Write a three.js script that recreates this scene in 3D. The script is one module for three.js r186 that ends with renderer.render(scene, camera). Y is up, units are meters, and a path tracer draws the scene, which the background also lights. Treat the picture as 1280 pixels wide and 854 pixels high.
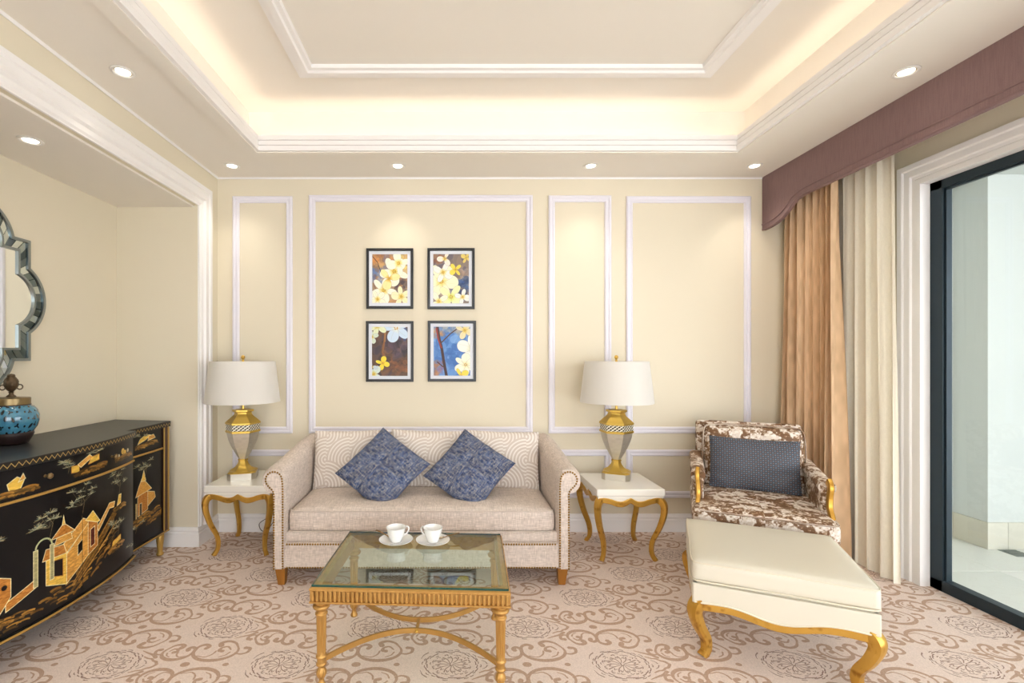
import * as THREE from 'three';
import { RoundedBoxGeometry } from 'three/addons/geometries/RoundedBoxGeometry.js';
import { mergeGeometries, toCreasedNormals, mergeVertices } from 'three/addons/utils/BufferGeometryUtils.js';
import { RectAreaLightUniformsLib } from 'three/addons/lights/RectAreaLightUniformsLib.js';
RectAreaLightUniformsLib.init();

// ---------------------------------------------------------------- camera, sky, exposure
// X to the right, Y up, Z = distance in front of the camera (world z = -Z). Metres.
const scene = new THREE.Scene();
const FOCAL = 590, EYE = 1.4;
const camera = new THREE.PerspectiveCamera(2 * Math.atan(427 / FOCAL) * 180 / Math.PI, 1280 / 854, 0.05, 200);
camera.position.set(0, EYE, 0);
camera.lookAt(0, EYE, -1);
camera.setViewOffset(1280, 854, 75, -20, 1280, 854);
const renderer = new THREE.WebGLRenderer({ antialias: true });
renderer.toneMapping = THREE.LinearToneMapping;
renderer.toneMappingExposure = 1.36;
renderer.shadowMap.enabled = true;
renderer.shadowMap.type = THREE.PCFSoftShadowMap;
scene.background = new THREE.Color().setRGB(0.93, 0.965, 1.0);
scene.backgroundIntensity = 4.6;
const DOWN = 0.85, COVE = 3.4, WARM = [1.0, 0.84, 0.68], NEUTRAL = [1.0, 0.93, 0.82];

// ---------------------------------------------------------------- helpers
const V = (x, y, z) => new THREE.Vector3(x, y, z);
const W = (X, Y, Z) => new THREE.Vector3(X, Y, -Z);
let seedState = 12345;
function rnd() { seedState = (seedState * 1664525 + 1013904223) >>> 0; return seedState / 4294967296; }
function hash(x, y) { let h = (x * 374761393 + y * 668265263) | 0; h = Math.imul(h ^ (h >>> 13), 1274126177); return ((h ^ (h >>> 16)) >>> 0) / 4294967296; }
function vnoise(x, y, p = 1 << 20) {
  const xi = Math.floor(x), yi = Math.floor(y), fx = x - xi, fy = y - yi, sx = fx * fx * (3 - 2 * fx), sy = fy * fy * (3 - 2 * fy);
  const m = (a) => ((a % p) + p) % p, a = hash(m(xi), m(yi)), b = hash(m(xi + 1), m(yi)), c = hash(m(xi), m(yi + 1)), d = hash(m(xi + 1), m(yi + 1));
  return (a + (b - a) * sx) + ((c + (d - c) * sx) - (a + (b - a) * sx)) * sy;
}
function fbm(x, y, p, o = 4) { let v = 0, a = 0.5, t = 0; for (let i = 0; i < o; i++) { v += a * vnoise(x, y, p); t += a; x *= 2; y *= 2; p *= 2; a *= 0.5; } return v / t; }
function dataTex(n, fn, srgb = true) {
  const d = new Uint8Array(n * n * 4);
  for (let j = 0; j < n; j++) for (let i = 0; i < n; i++) { const c = fn(i / n, j / n, i, j), o = (j * n + i) * 4; d[o] = c[0]; d[o + 1] = c[1]; d[o + 2] = c[2]; d[o + 3] = 255; }
  const t = new THREE.DataTexture(d, n, n); t.magFilter = THREE.LinearFilter; t.wrapS = t.wrapT = THREE.RepeatWrapping;
  if (srgb) t.colorSpace = THREE.SRGBColorSpace; t.needsUpdate = true; return t;
}
function canvasTex(w, h, draw, srgb = true) {
  const c = document.createElement('canvas'); c.width = w; c.height = h; const g = c.getContext('2d'); draw(g, w, h);
  const t = new THREE.CanvasTexture(c); if (srgb) t.colorSpace = THREE.SRGBColorSpace; t.wrapS = t.wrapT = THREE.RepeatWrapping; return t;
}
const mixc = (a, b, t) => [a[0] + (b[0] - a[0]) * t, a[1] + (b[1] - a[1]) * t, a[2] + (b[2] - a[2]) * t];
function mat(color, roughness = 0.6, o = {}) {
  const P = ['clearcoat', 'transmission', 'sheen', 'thickness', 'ior', 'clearcoatRoughness', 'attenuationColor'].some((k) => k in o) ? THREE.MeshPhysicalMaterial : THREE.MeshStandardMaterial;
  return new P({ color, roughness, side: THREE.DoubleSide, ...o });
}
const names = new Map();
function numbered(n) { const k = names.get(n) ?? 0; names.set(n, k + 1); return k ? `${n}_${String(k).padStart(3, '0')}` : n; }
function shade(m) { m.castShadow = m.receiveShadow = true; return m; }
function mesh(name, geo, material, parent, label) {
  const m = shade(new THREE.Mesh(geo, material)); m.name = parent ? name : numbered(name); (parent ?? scene).add(m); if (label) m.userData.label = label; return m;
}
function thing(name, label, category, pos = [0, 0, 0], turn = 0, group) {
  const g = new THREE.Group(); g.name = numbered(name); g.position.copy(W(...pos)); g.rotation.y = turn; g.userData = { label, category }; if (group) g.userData.group = group; scene.add(g); return g;
}
function structGroup(name, label) { const g = new THREE.Group(); g.name = name; g.userData = { kind: 'structure', label }; scene.add(g); return g; }
function struct(name, geo, material, label) { const m = shade(new THREE.Mesh(geo, material)); m.name = name; m.userData = { kind: 'structure' }; if (label) m.userData.label = label; scene.add(m); return m; }
function copyThing(src, pos, turn, label) { const c = src.clone(); c.name = numbered(src.name.replace(/_\d{3}$/, '')); c.userData = { ...src.userData, label: label ?? src.userData.label }; c.position.copy(W(...pos)); c.rotation.y = turn; scene.add(c); return c; }
function merge(list) {
  return mergeGeometries(list.map((g) => { const n = g.index ? g.toNonIndexed() : g.clone(); for (const k of Object.keys(n.attributes)) if (!['position', 'normal', 'uv'].includes(k)) n.deleteAttribute(k); if (!n.attributes.uv) n.setAttribute('uv', new THREE.BufferAttribute(new Float32Array(n.attributes.position.count * 2), 2)); return n; }));
}
// uv in metres / size, by the dominant axis of each triangle
function cubeUV(g, size = 1, turn = 0) {
  const n = g.index ? g.toNonIndexed() : g, p = n.attributes.position, uv = new Float32Array(p.count * 2), a = V(), b = V(), c = V(), e = V(), f = V();
  const ct = Math.cos(turn), st = Math.sin(turn);
  for (let i = 0; i < p.count; i += 3) {
    a.fromBufferAttribute(p, i); b.fromBufferAttribute(p, i + 1); c.fromBufferAttribute(p, i + 2); e.subVectors(b, a); f.subVectors(c, a); e.cross(f);
    const x = Math.abs(e.x), y = Math.abs(e.y), z = Math.abs(e.z);
    [a, b, c].forEach((v, k) => { const [s, t] = x >= y && x >= z ? [v.z, v.y] : y >= z ? [v.x, v.z] : [v.x, v.y]; uv[(i + k) * 2] = (s * ct - t * st) / size; uv[(i + k) * 2 + 1] = (s * st + t * ct) / size; });
  }
  n.setAttribute('uv', new THREE.BufferAttribute(uv, 2)); return n;
}
// box from min to max in local x,y,z, edges rounded by r
function box(x0, x1, y0, y1, z0, z1, r = 0, seg = 2) {
  const w = x1 - x0, h = y1 - y0, d = z1 - z0; const g = r ? new RoundedBoxGeometry(w, h, d, seg, Math.min(r, w / 2.01, h / 2.01, d / 2.01)) : new THREE.BoxGeometry(w, h, d);
  return g.translate((x0 + x1) / 2, (y0 + y1) / 2, (z0 + z1) / 2);
}
const wbox = (X0, X1, Y0, Y1, Z0, Z1, r = 0) => box(X0, X1, Y0, Y1, -Z1, -Z0, r);
function quadsGeo(pos, uvs) {
  const g = new THREE.BufferGeometry(); g.setAttribute('position', new THREE.Float32BufferAttribute(pos, 3));
  g.setAttribute('uv', new THREE.Float32BufferAttribute(uvs ?? new Array(pos.length / 3 * 2).fill(0), 2)); g.computeVertexNormals(); return g;
}
// a moulding: profile [[inward offset, height], ...] carried along a 2-D path with mitred corners; put(u, v, h) turns plane coordinates into a point
function moulding(path, profile, closed, put, smooth = 0) {
  const n = path.length, off = [];
  for (let i = 0; i < n; i++) {
    const p = path[i], a = closed || i > 0 ? path[(i + n - 1) % n] : null, b = closed || i < n - 1 ? path[(i + 1) % n] : null;
    const nrm = (q, r) => { const l = Math.hypot(r[0] - q[0], r[1] - q[1]) || 1; return [-(r[1] - q[1]) / l, (r[0] - q[0]) / l]; };
    const n1 = a ? nrm(a, p) : nrm(p, b), n2 = b ? nrm(p, b) : n1; const k = 1 + n1[0] * n2[0] + n1[1] * n2[1];
    off.push([(n1[0] + n2[0]) / k, (n1[1] + n2[1]) / k]);
  }
  const pos = [], at = (i, [d, h]) => { const v = put(path[i][0] + off[i][0] * d, path[i][1] + off[i][1] * d, h); return [v.x, v.y, v.z]; };
  for (let i = 0; i < (closed ? n : n - 1); i++) { const j = (i + 1) % n; for (let k = 0; k < profile.length - 1; k++) { const A = at(i, profile[k]), B = at(j, profile[k]), C = at(j, profile[k + 1]), D = at(i, profile[k + 1]); pos.push(...A, ...B, ...C, ...A, ...C, ...D); } }
  if (!closed) for (const i of [0, n - 1]) for (let k = 1; k < profile.length - 1; k++) pos.push(...at(i, profile[0]), ...at(i, profile[k]), ...at(i, profile[k + 1]));
  const g = quadsGeo(pos); return smooth ? toCreasedNormals(g, smooth) : g;
}
// a bar swept along points, section a x b (superellipse of power e), both as functions of t
function sweep(pts, size, { n = 24, sides = 12, ref = V(0, 0, 1), e = 4, crease = 0.7, straight = false } = {}) {
  const curve = straight ? null : new THREE.CatmullRomCurve3(pts, false, 'centripetal'), pos = [], idx = [];
  for (let i = 0; i <= n; i++) {
    const t = i / n, p = curve ? curve.getPoint(t) : V().lerpVectors(pts[0], pts[1], t), tan = curve ? curve.getTangent(t) : V().subVectors(pts[1], pts[0]).normalize();
    const s = V().crossVectors(ref, tan).normalize(), u = V().crossVectors(tan, s).normalize(), [a, b] = size(t);
    for (let k = 0; k < sides; k++) { const th = (k + 0.5) / sides * Math.PI * 2, c = Math.cos(th), d = Math.sin(th), m = Math.pow(Math.pow(Math.abs(c), e) + Math.pow(Math.abs(d), e), -1 / e); const q = p.clone().addScaledVector(s, c * m * a).addScaledVector(u, d * m * b); pos.push(q.x, q.y, q.z); }
  }
  for (let i = 0; i < n; i++) for (let k = 0; k < sides; k++) { const a = i * sides + k, b = i * sides + (k + 1) % sides, c = a + sides, d = b + sides; idx.push(a, b, d, a, d, c); }
  for (const [r, f] of [[0, 1], [n, 0]]) for (let k = 1; k < sides - 1; k++) { const o = r * sides; f ? idx.push(o, o + k + 1, o + k) : idx.push(o, o + k, o + k + 1); }
  let g = new THREE.BufferGeometry(); g.setAttribute('position', new THREE.Float32BufferAttribute(pos, 3)); g.setIndex(idx);
  g = toCreasedNormals(g, crease); return cubeUV(g, 1);
}
function tube(pts, r, n = 40, sides = 6, closed = false) { return new THREE.TubeGeometry(new THREE.CatmullRomCurve3(pts, closed, 'centripetal'), n, r, sides, closed); }
// turned shape; wave(y, angle) multiplies the radius
function turned(profile, seg = 32, wave) {
  const g = new THREE.LatheGeometry(profile.map(([r, y]) => new THREE.Vector2(Math.max(r, 0.0001), y)), seg);
  if (wave) { const p = g.attributes.position; for (let i = 0; i < p.count; i++) { const x = p.getX(i), z = p.getZ(i), f = wave(p.getY(i), Math.atan2(z, x)); p.setX(i, x * f); p.setZ(i, z * f); } g.computeVertexNormals(); }
  return g;
}
function gridGeo(nu, nv, fn, closeU = false) {
  const pos = [], uv = [], idx = [];
  for (let j = 0; j <= nv; j++) for (let i = 0; i <= nu; i++) { const p = fn(i / nu, j / nv); pos.push(p.x, p.y, p.z); uv.push(i / nu, j / nv); }
  for (let j = 0; j < nv; j++) for (let i = 0; i < nu; i++) { const a = j * (nu + 1) + i, b = a + 1, c = a + nu + 1, d = c + 1; idx.push(a, b, d, a, d, c); }
  const g = new THREE.BufferGeometry(); g.setAttribute('position', new THREE.Float32BufferAttribute(pos, 3)); g.setAttribute('uv', new THREE.Float32BufferAttribute(uv, 2)); g.setIndex(idx); g.computeVertexNormals(); return g;
}
// scatter cushion standing on its edge, centre at 0, faces +-z
function cushion(w, h, t, { pinch = 0.07, wr = 0.004, seed = 0, sag = 0, n = 36 } = {}) {
  const side = (s) => gridGeo(n, n, (a, b) => {
    const u = a * 2 - 1, v = b * 2 - 1, e = Math.pow(Math.max(0, (1 - u * u) * (1 - v * v)), 0.42);
    const x = w / 2 * u * (1 - pinch * (1 - v * v) * (1 - 0.4 * u * u)), y = h / 2 * v * (1 - pinch * (1 - u * u)) - sag * (1 - v) * (1 - u * u) * 0.5;
    const wv = wr * (fbm(u * 2.5 + seed + 7, v * 2.5 + seed * 3 + 9, 4096, 3) - 0.5) * 4 * e + wr * 1.2 * Math.sin(u * v * 14 + seed) * (1 - e) * e * 2;
    return V(s > 0 ? x : x, y, s * (t / 2 * e + wv));
  });
  const g = merge([side(1), side(-1)]);
  return toCreasedNormals(g, 1.2);
}
// cushion lying flat: rounded block with a crown
function softBox(w, h, d, r, crown, seg = 10) {
  const g = new RoundedBoxGeometry(w, h, d, 5, r); const nx = g.index ? g.toNonIndexed() : g; const sub = new THREE.BoxGeometry(w, h, d, 28, 6, 20); const p = sub.attributes.position;
  for (let i = 0; i < p.count; i++) {
    let x = p.getX(i), y = p.getY(i), z = p.getZ(i); const cx = Math.max(-w / 2 + r, Math.min(w / 2 - r, x)), cy = Math.max(-h / 2 + r, Math.min(h / 2 - r, y)), cz = Math.max(-d / 2 + r, Math.min(d / 2 - r, z));
    const v = V(x - cx, y - cy, z - cz); if (v.length() > 1e-6) { v.normalize().multiplyScalar(r); x = cx + v.x; y = cy + v.y; z = cz + v.z; }
    const k = (1 - Math.pow(2 * x / w, 4)) * (1 - Math.pow(2 * z / d, 4)); if (y > 0) y += crown * k; p.setXYZ(i, x, y, z);
  }
  sub.deleteAttribute('normal'); sub.deleteAttribute('uv'); return toCreasedNormals(mergeVertices(sub, 1e-5), 1.3);
}

// ---------------------------------------------------------------- materials
const noise2 = (amp, base, f = 64, warm = 0) => dataTex(256, (u, v, i, j) => { const k = (fbm(u * f, v * f, f, 3) - 0.5) * amp + (hash(i, j) - 0.5) * amp * 0.6; return [base[0] + k, base[1] + k, base[2] + k - warm]; });
const plaster = dataTex(256, (u, v) => { const k = 128 + (fbm(u * 24, v * 24, 24, 4) - 0.5) * 110; return [k, k, k]; }, false);
const wallM = mat('#e4dac3', 0.75, { bumpMap: plaster, bumpScale: 0.0006 });
const ceilM = mat('#efe9df', 0.85, { bumpMap: plaster, bumpScale: 0.0004 });
const trimM = mat('#f3f0ee', 0.38);
const panelTrimM = mat('#e9e6ee', 0.4);
const gildM = mat('#ffffff', 0.34, { metalness: 0.72, map: dataTex(256, (u, v) => { const k = fbm(u * 8, v * 8, 8, 5), q = fbm(u * 40 + 3, v * 40, 40, 2); return mixc(mixc([196, 146, 58], [224, 182, 92], k), [150, 102, 36], Math.max(0, q - 0.62) * 2.4); }) });
const tableGoldM = mat('#ffffff', 0.42, { metalness: 0.55, map: dataTex(256, (u, v) => mixc([180, 134, 70], [208, 164, 94], fbm(u * 16, v * 16, 16, 4))) });
const brassM = mat('#d9b25a', 0.28, { metalness: 0.9 });
const nailM = mat('#96733a', 0.3, { metalness: 0.85 });
const ivoryM = mat('#f4f0e6', 0.22, { clearcoat: 0.6, clearcoatRoughness: 0.15 });
const darkMetalM = mat('#22313a', 0.42, { metalness: 0.35 });
const porcelainM = mat('#f6f6f4', 0.12, { clearcoat: 0.7, clearcoatRoughness: 0.05 });
const linenTex = dataTex(512, (u, v, i, j) => { const a = vnoise(u * 160, v * 22, 1 << 16), b = vnoise(u * 22 + 40, v * 160 + 11, 1 << 16), k = (a + b - 1) * 26 + (hash(i, j) - 0.5) * 22; return [208 + k, 194 + k, 183 + k]; });
const linenBump = dataTex(256, (u, v, i, j) => { const k = 128 + 60 * Math.sin(i * Math.PI / 2) * Math.cos(j * Math.PI / 2) + (hash(i, j) - 0.5) * 60; return [k, k, k]; }, false);
const linenM = mat('#ffffff', 0.88, { map: linenTex, bumpMap: linenBump, bumpScale: 0.0006, sheen: 0.25, sheenRoughness: 0.6 });
const leatherM = mat('#dbd5c4', 0.4, { bumpMap: plaster, bumpScale: 0.0003, clearcoat: 0.15, clearcoatRoughness: 0.4 });
const weltM = mat('#e2d9c4', 0.5);
const glassM = mat('#ffffff', 0.0, { transmission: 1, thickness: 0, ior: 1.45 });
const tableGlassM = mat('#e8f3ee', 0.0, { transmission: 1, thickness: 0, ior: 1.5 });
const glassEdgeM = mat('#eefaf4', 0.02, { transmission: 1, thickness: 0, ior: 1.5 }), glassRimM = mat('#1e4a40', 0.08);
const lacquerM = mat('#0d0d10', 0.28, { ior: 1.4 });
const mirrorM = mat('#eef2f2', 0.03, { metalness: 1 });
const silverM = mat('#8f9696', 0.32, { metalness: 0.9 });

// ---------------------------------------------------------------- room
const XL = -1.89, XN = -2.49, XR = 2.88, ZB = 3.806, ZF = -2.05, H = 2.85, NZ0 = 1.4, NZ1 = 3.506, NH = 2.53;
const TX0 = -1.345, TX1 = 1.98, TZ1 = 3.28, TZ0 = -1.52, HU = 3.17;      // tray opening
const DZ0 = -0.9, DZ1 = 2.89, DH = 2.485;                                // sliding door opening

// carpet: ogee lattice, cell 0.78 x 0.60
const carpetTex = canvasTex(1560, 1200, (g, w, h) => {
  const S = 2000;
  g.fillStyle = '#efddd1'; g.fillRect(0, 0, w, h);
  const brown = '#c7a68f', line = '#a98c7e';
  const stroke = (pts, w0, w1, col) => {
    const c = new THREE.CatmullRomCurve3(pts.map(([x, y]) => V(x, y, 0))); g.fillStyle = col; const n = 110;
    for (let i = 0; i <= n; i++) { const t = i / n, p = c.getPoint(t), r = (w0 + (w1 - w0) * t) * (col === brown ? 1.15 : 1.0); g.beginPath(); g.arc(p.x, p.y, Math.max(r, 0.0008), 0, 7); g.fill(); }
  };
  const scroll = (cx, cy, sx, sy) => {   // comma scroll: thick crescent, two inner curls, a tail
    const q = (pts) => pts.map(([x, y]) => [cx + x * sx, cy + y * sy]);
    const cr = []; for (let i = 0; i <= 14; i++) { const a = -0.5 + i / 14 * 3.7; cr.push([Math.cos(a) * 0.098, Math.sin(a) * 0.07]); }
    stroke(q(cr.slice(0, 8)), 0.004, 0.0095, brown); stroke(q(cr.slice(7)), 0.0095, 0.006, brown);
    stroke(q([[-0.098, -0.004], [-0.094, -0.035], [-0.068, -0.05], [-0.048, -0.036], [-0.055, -0.022]]), 0.006, 0.010, brown);
    stroke(q([[0.086, -0.034], [0.06, -0.066], [0.022, -0.078], [-0.004, -0.062], [0.004, -0.044]]), 0.004, 0.0115, brown);
    stroke(q([[0.062, -0.012], [0.04, -0.034], [0.016, -0.026], [0.012, -0.006], [0.028, 0.0]]), 0.003, 0.009, brown);
    stroke(q([[-0.07, 0.036], [-0.03, 0.044], [-0.005, 0.022], [0.0, 0.0]]), 0.0022, 0.004, brown);
    stroke(q([[0.03, 0.044], [0.055, 0.03], [0.066, 0.008]]), 0.002, 0.0035, brown);
    stroke(q([[0.09, 0.012], [0.118, 0.022], [0.145, 0.008], [0.146, -0.02], [0.124, -0.026]]), 0.003, 0.009, brown);
  };
  const motif = (cx, cy) => {
    const R = (a, rx, ry) => [cx + Math.cos(a) * rx, cy + Math.sin(a) * ry];
    // medallion: broken outlines and a flower drawn in dashes
    for (let k = 0; k < 3; k++) for (let i = 0; i < 26; i++) {
      if (k && (i * 7 + k * 3) % 5 < (k === 1 ? 1 : 2)) continue; const a0 = i / 26 * 6.2832, rr = [0.116, 0.128, 0.092][k] * (1 + 0.05 * Math.sin(a0 * 8 + k)), ry = rr * 0.8;
      stroke([R(a0, rr, ry), R(a0 + 0.09, rr * 1.015, ry * 1.015), R(a0 + (k ? 0.16 : 0.24), rr, ry)], 0.0014, 0.0026, k ? line : '#9c7d70');
    }
    for (let i = 0; i < 12; i++) {
      const a = i / 12 * 6.2832; stroke([R(a, 0.014, 0.012), R(a + 0.1, 0.045, 0.038), R(a - 0.05, 0.072 + 0.012 * (i % 2), 0.058)], 0.0014, 0.0028, line);
      stroke([R(a + 0.2, 0.05, 0.042), R(a + 0.3, 0.066, 0.054), R(a + 0.42, 0.056, 0.046)], 0.001, 0.0024, line);
      stroke([R(a + 0.12, 0.084, 0.066), R(a + 0.28, 0.09, 0.07), R(a + 0.34, 0.08, 0.064)], 0.001, 0.002, line);
    }
    stroke([R(0, 0.01, 0.01), R(2, 0.011, 0.01), R(4, 0.01, 0.011)], 0.002, 0.003, line);
    for (const s of [-1, 1]) {   // pointed leaf tip towards +x
      stroke([[cx + 0.125, cy + s * 0.055], [cx + 0.15, cy + s * 0.043], [cx + 0.168, cy + s * 0.04], [cx + 0.185, cy + s * 0.026], [cx + 0.2, cy + s * 0.02], [cx + 0.215, cy]], 0.003, 0.006, brown);
      stroke([[cx + 0.09, cy + s * 0.1], [cx + 0.12, cy + s * 0.085], [cx + 0.155, cy + s * 0.07], [cx + 0.18, cy + s * 0.05]], 0.002, 0.0075, brown);
      stroke([[cx + 0.14, cy + s * 0.03], [cx + 0.155, cy + s * 0.02], [cx + 0.163, cy + s * 0.006]], 0.0012, 0.0024, line);
      stroke([[cx - 0.14, cy + s * 0.04], [cx - 0.13, cy + s * 0.066], [cx - 0.11, cy + s * 0.085]], 0.001, 0.003, line);
      scroll(cx + 0.438, cy - s * 0.098, 1.05, s * 1.0);
      scroll(cx + 0.262, cy - s * 0.088, -0.72, s * 0.78);
    }
    g.fillStyle = brown; g.beginPath(); g.ellipse(cx + 0.345, cy, 0.021, 0.017, 0, 0, 7); g.fill(); g.beginPath(); g.ellipse(cx + 0.53, cy, 0.014, 0.012, 0, 0, 7); g.fill();
  };
  g.save(); g.scale(S, S);
  for (const [x, y] of [[0, 0], [0.39, 0.3]]) for (const ox of [-0.78, 0, 0.78]) for (const oy of [-0.6, 0, 0.6]) motif(x + ox, y + oy);
  g.restore();
  const im = g.getImageData(0, 0, w, h), d = im.data;
  for (let j = 0; j < h; j++) for (let i = 0; i < w; i++) { const k = (hash(i >> 1, j >> 1) - 0.5) * 26 + (vnoise(i / 9, j / 9) - 0.5) * 16, o = (j * w + i) * 4; d[o] += k; d[o + 1] += k; d[o + 2] += k; }
  g.putImageData(im, 0, 0);
});
const pileBump = dataTex(256, (u, v, i, j) => { const k = hash(i, j) * 160 + vnoise(u * 64, v * 64, 64) * 90; return [k, k, k]; }, false);
pileBump.repeat.set(6, 5);
const carpetM = mat('#ffffff', 0.95, { map: carpetTex, bumpMap: pileBump, bumpScale: 0.0025 });
{
  const g = wbox(-2.6, 3.0, -0.12, 0, ZF - 0.12, ZB + 0.12); const p = g.attributes.position, uv = g.attributes.uv;
  for (let i = 0; i < p.count; i++) uv.setXY(i, (p.getX(i) - 0.3875) / 0.78, (-p.getZ(i) - 2.452) / 0.6);
  struct('floor', g, carpetM, 'pink beige carpet with brown scroll and medallion pattern');
}
struct('wall_back', wbox(XL - 0.7, 3.0, 0, 3.3, ZB, ZB + 0.12), wallM, 'cream painted wall behind the sofa');
struct('wall_left', merge([
  wbox(XN - 0.12, XN, 0, 3.3, NZ0 - 0.05, NZ1 + 0.05), wbox(XN - 0.12, XL, 0, 3.3, NZ1, ZB + 0.01), wbox(XN, XL, NH, 3.3, NZ0, NZ1), wbox(XN - 0.12, XL, 0, 3.3, ZF, NZ0),
]), wallM, 'cream wall with a recessed niche');
const GX0 = -1.3, GX1 = 2.2, GY0 = 0.25, GY1 = 2.6;                       // unseen window opening, added behind the camera for frontal fill daylight
struct('wall_front', merge([wbox(XN - 0.12, GX0, 0, 3.3, ZF - 0.12, ZF), wbox(GX1, 3.0, 0, 3.3, ZF - 0.12, ZF), wbox(GX0, GX1, 0, GY0, ZF - 0.12, ZF), wbox(GX0, GX1, GY1, 3.3, ZF - 0.12, ZF)]), wallM, 'cream wall facing the sofa with a wide window added for fill light');
struct('wall_right', merge([
  wbox(XR, XR + 0.14, 0, 3.3, DZ1, ZB + 0.01), wbox(XR, XR + 0.14, DH, 3.3, DZ0, DZ1), wbox(XR, XR + 0.14, 0, 3.3, ZF, DZ0),
]), wallM, 'cream wall around the sliding door');

// ceiling: soffit, stepped band, fascia, cove, upper ceiling
{
  const c = structGroup('ceiling', 'white tray ceiling with lit cove and stepped mouldings');
  const ring = (x0, x1, z0, z1, hx0, hx1, hz0, hz1, y0, y1) => merge([wbox(x0, hx0, y0, y1, z0, z1), wbox(hx1, x1, y0, y1, z0, z1), wbox(hx0, hx1, y0, y1, hz1, z1), wbox(hx0, hx1, y0, y1, z0, hz0)]);
  mesh('soffit', ring(XL - 0.02, XR + 0.02, ZF - 0.02, ZB + 0.02, TX0 - 0.03, TX1 + 0.03, TZ0 - 0.03, TZ1 + 0.03, H, H + 0.02), ceilM, c);
  mesh('soffit_band', ring(TX0 - 0.11, TX1 + 0.11, TZ0 - 0.11, TZ1 + 0.11, TX0 - 0.02, TX1 + 0.02, TZ0 - 0.02, TZ1 + 0.02, H - 0.018, H + 0.002), ceilM, c);
  const loop = [[TX0, TZ0], [TX1, TZ0], [TX1, TZ1], [TX0, TZ1]], putC = (x, z, h) => W(x, h, z);
  mesh('fascia_moulding', moulding(loop, [[-0.03, 2.838], [0.004, 2.838], [0.004, 2.872], [-0.012, 2.872], [-0.012, 2.877], [-0.002, 2.879], [-0.002, 2.91], [-0.02, 2.91], [-0.02, 2.916], [-0.008, 2.918], [-0.008, 2.95], [-0.042, 2.95], [-0.042, 2.86]], true, putC), trimM, c);
  const K = 0.12;
  mesh('cove_wall', ring(TX0 - K - 0.05, TX1 + K + 0.05, TZ0 - K - 0.05, TZ1 + K + 0.05, TX0 - K, TX1 + K, TZ0 - K, TZ1 + K, H + 0.01, HU + 0.01), ceilM, c);
  mesh('upper_panel', wbox(TX0 - K - 0.05, TX1 + K + 0.05, HU, HU + 0.08, TZ0 - K - 0.05, TZ1 + K + 0.05), ceilM, c);
  mesh('panel_moulding', moulding([[-0.95, -1.19], [1.615, -1.19], [1.615, 2.95], [-0.95, 2.95]], [[0, HU], [0, HU - 0.022], [0.03, HU - 0.022], [0.036, HU - 0.034], [0.07, HU - 0.034], [0.078, HU - 0.024], [0.1, HU - 0.02], [0.105, HU]], true, putC), trimM, c);
  mesh('niche_panel', wbox(XN, XL - 0.03, NH - 0.012, NH + 0.001, NZ0, NZ1), ceilM, c);
  mesh('shadow_bead', moulding([[XL, ZF], [XR, ZF], [XR, ZB], [XL, ZB]], [[0, H], [0, H - 0.012], [0.006, H - 0.014], [0.012, H]], true, putC), trimM, c);
  const roof = wbox(XN - 0.12, 3.02, 3.3, 3.36, ZF - 0.12, ZB + 0.12); mesh('roof_slab', roof, ceilM, c);
}
// cove light: LED strips on the shelf behind the fascia, each with its own light
{
  const ledM = mat('#fff2d8', 0.6, { emissive: new THREE.Color().setRGB(...WARM), emissiveIntensity: 2 });
  const strip = (where, X0, X1, Z0, Z1) => {
    const s = thing('led_strip', 'warm white light strip in the ceiling cove ' + where, 'light strip', [(X0 + X1) / 2, H + 0.021, (Z0 + Z1) / 2], 0, 'cove light strips');
    const w = X1 - X0, d = Z1 - Z0; mesh('tape', box(-w / 2, w / 2, 0, 0.006, -d / 2, d / 2), ledM, s);
    const l = new THREE.RectAreaLight(new THREE.Color().setRGB(...WARM), COVE, w, d); l.position.set(0, 0.012, 0); l.rotation.x = Math.PI / 2; s.add(l);
  };
  strip('along the picture wall', TX0, TX1, TZ1 + 0.06, TZ1 + 0.095); strip('along the added window wall', TX0, TX1, TZ0 - 0.095, TZ0 - 0.06);
  strip('on the niche side', TX0 - 0.095, TX0 - 0.06, TZ0, TZ1); strip('on the sliding door side', TX1 + 0.06, TX1 + 0.095, TZ0, TZ1);
}
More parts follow.
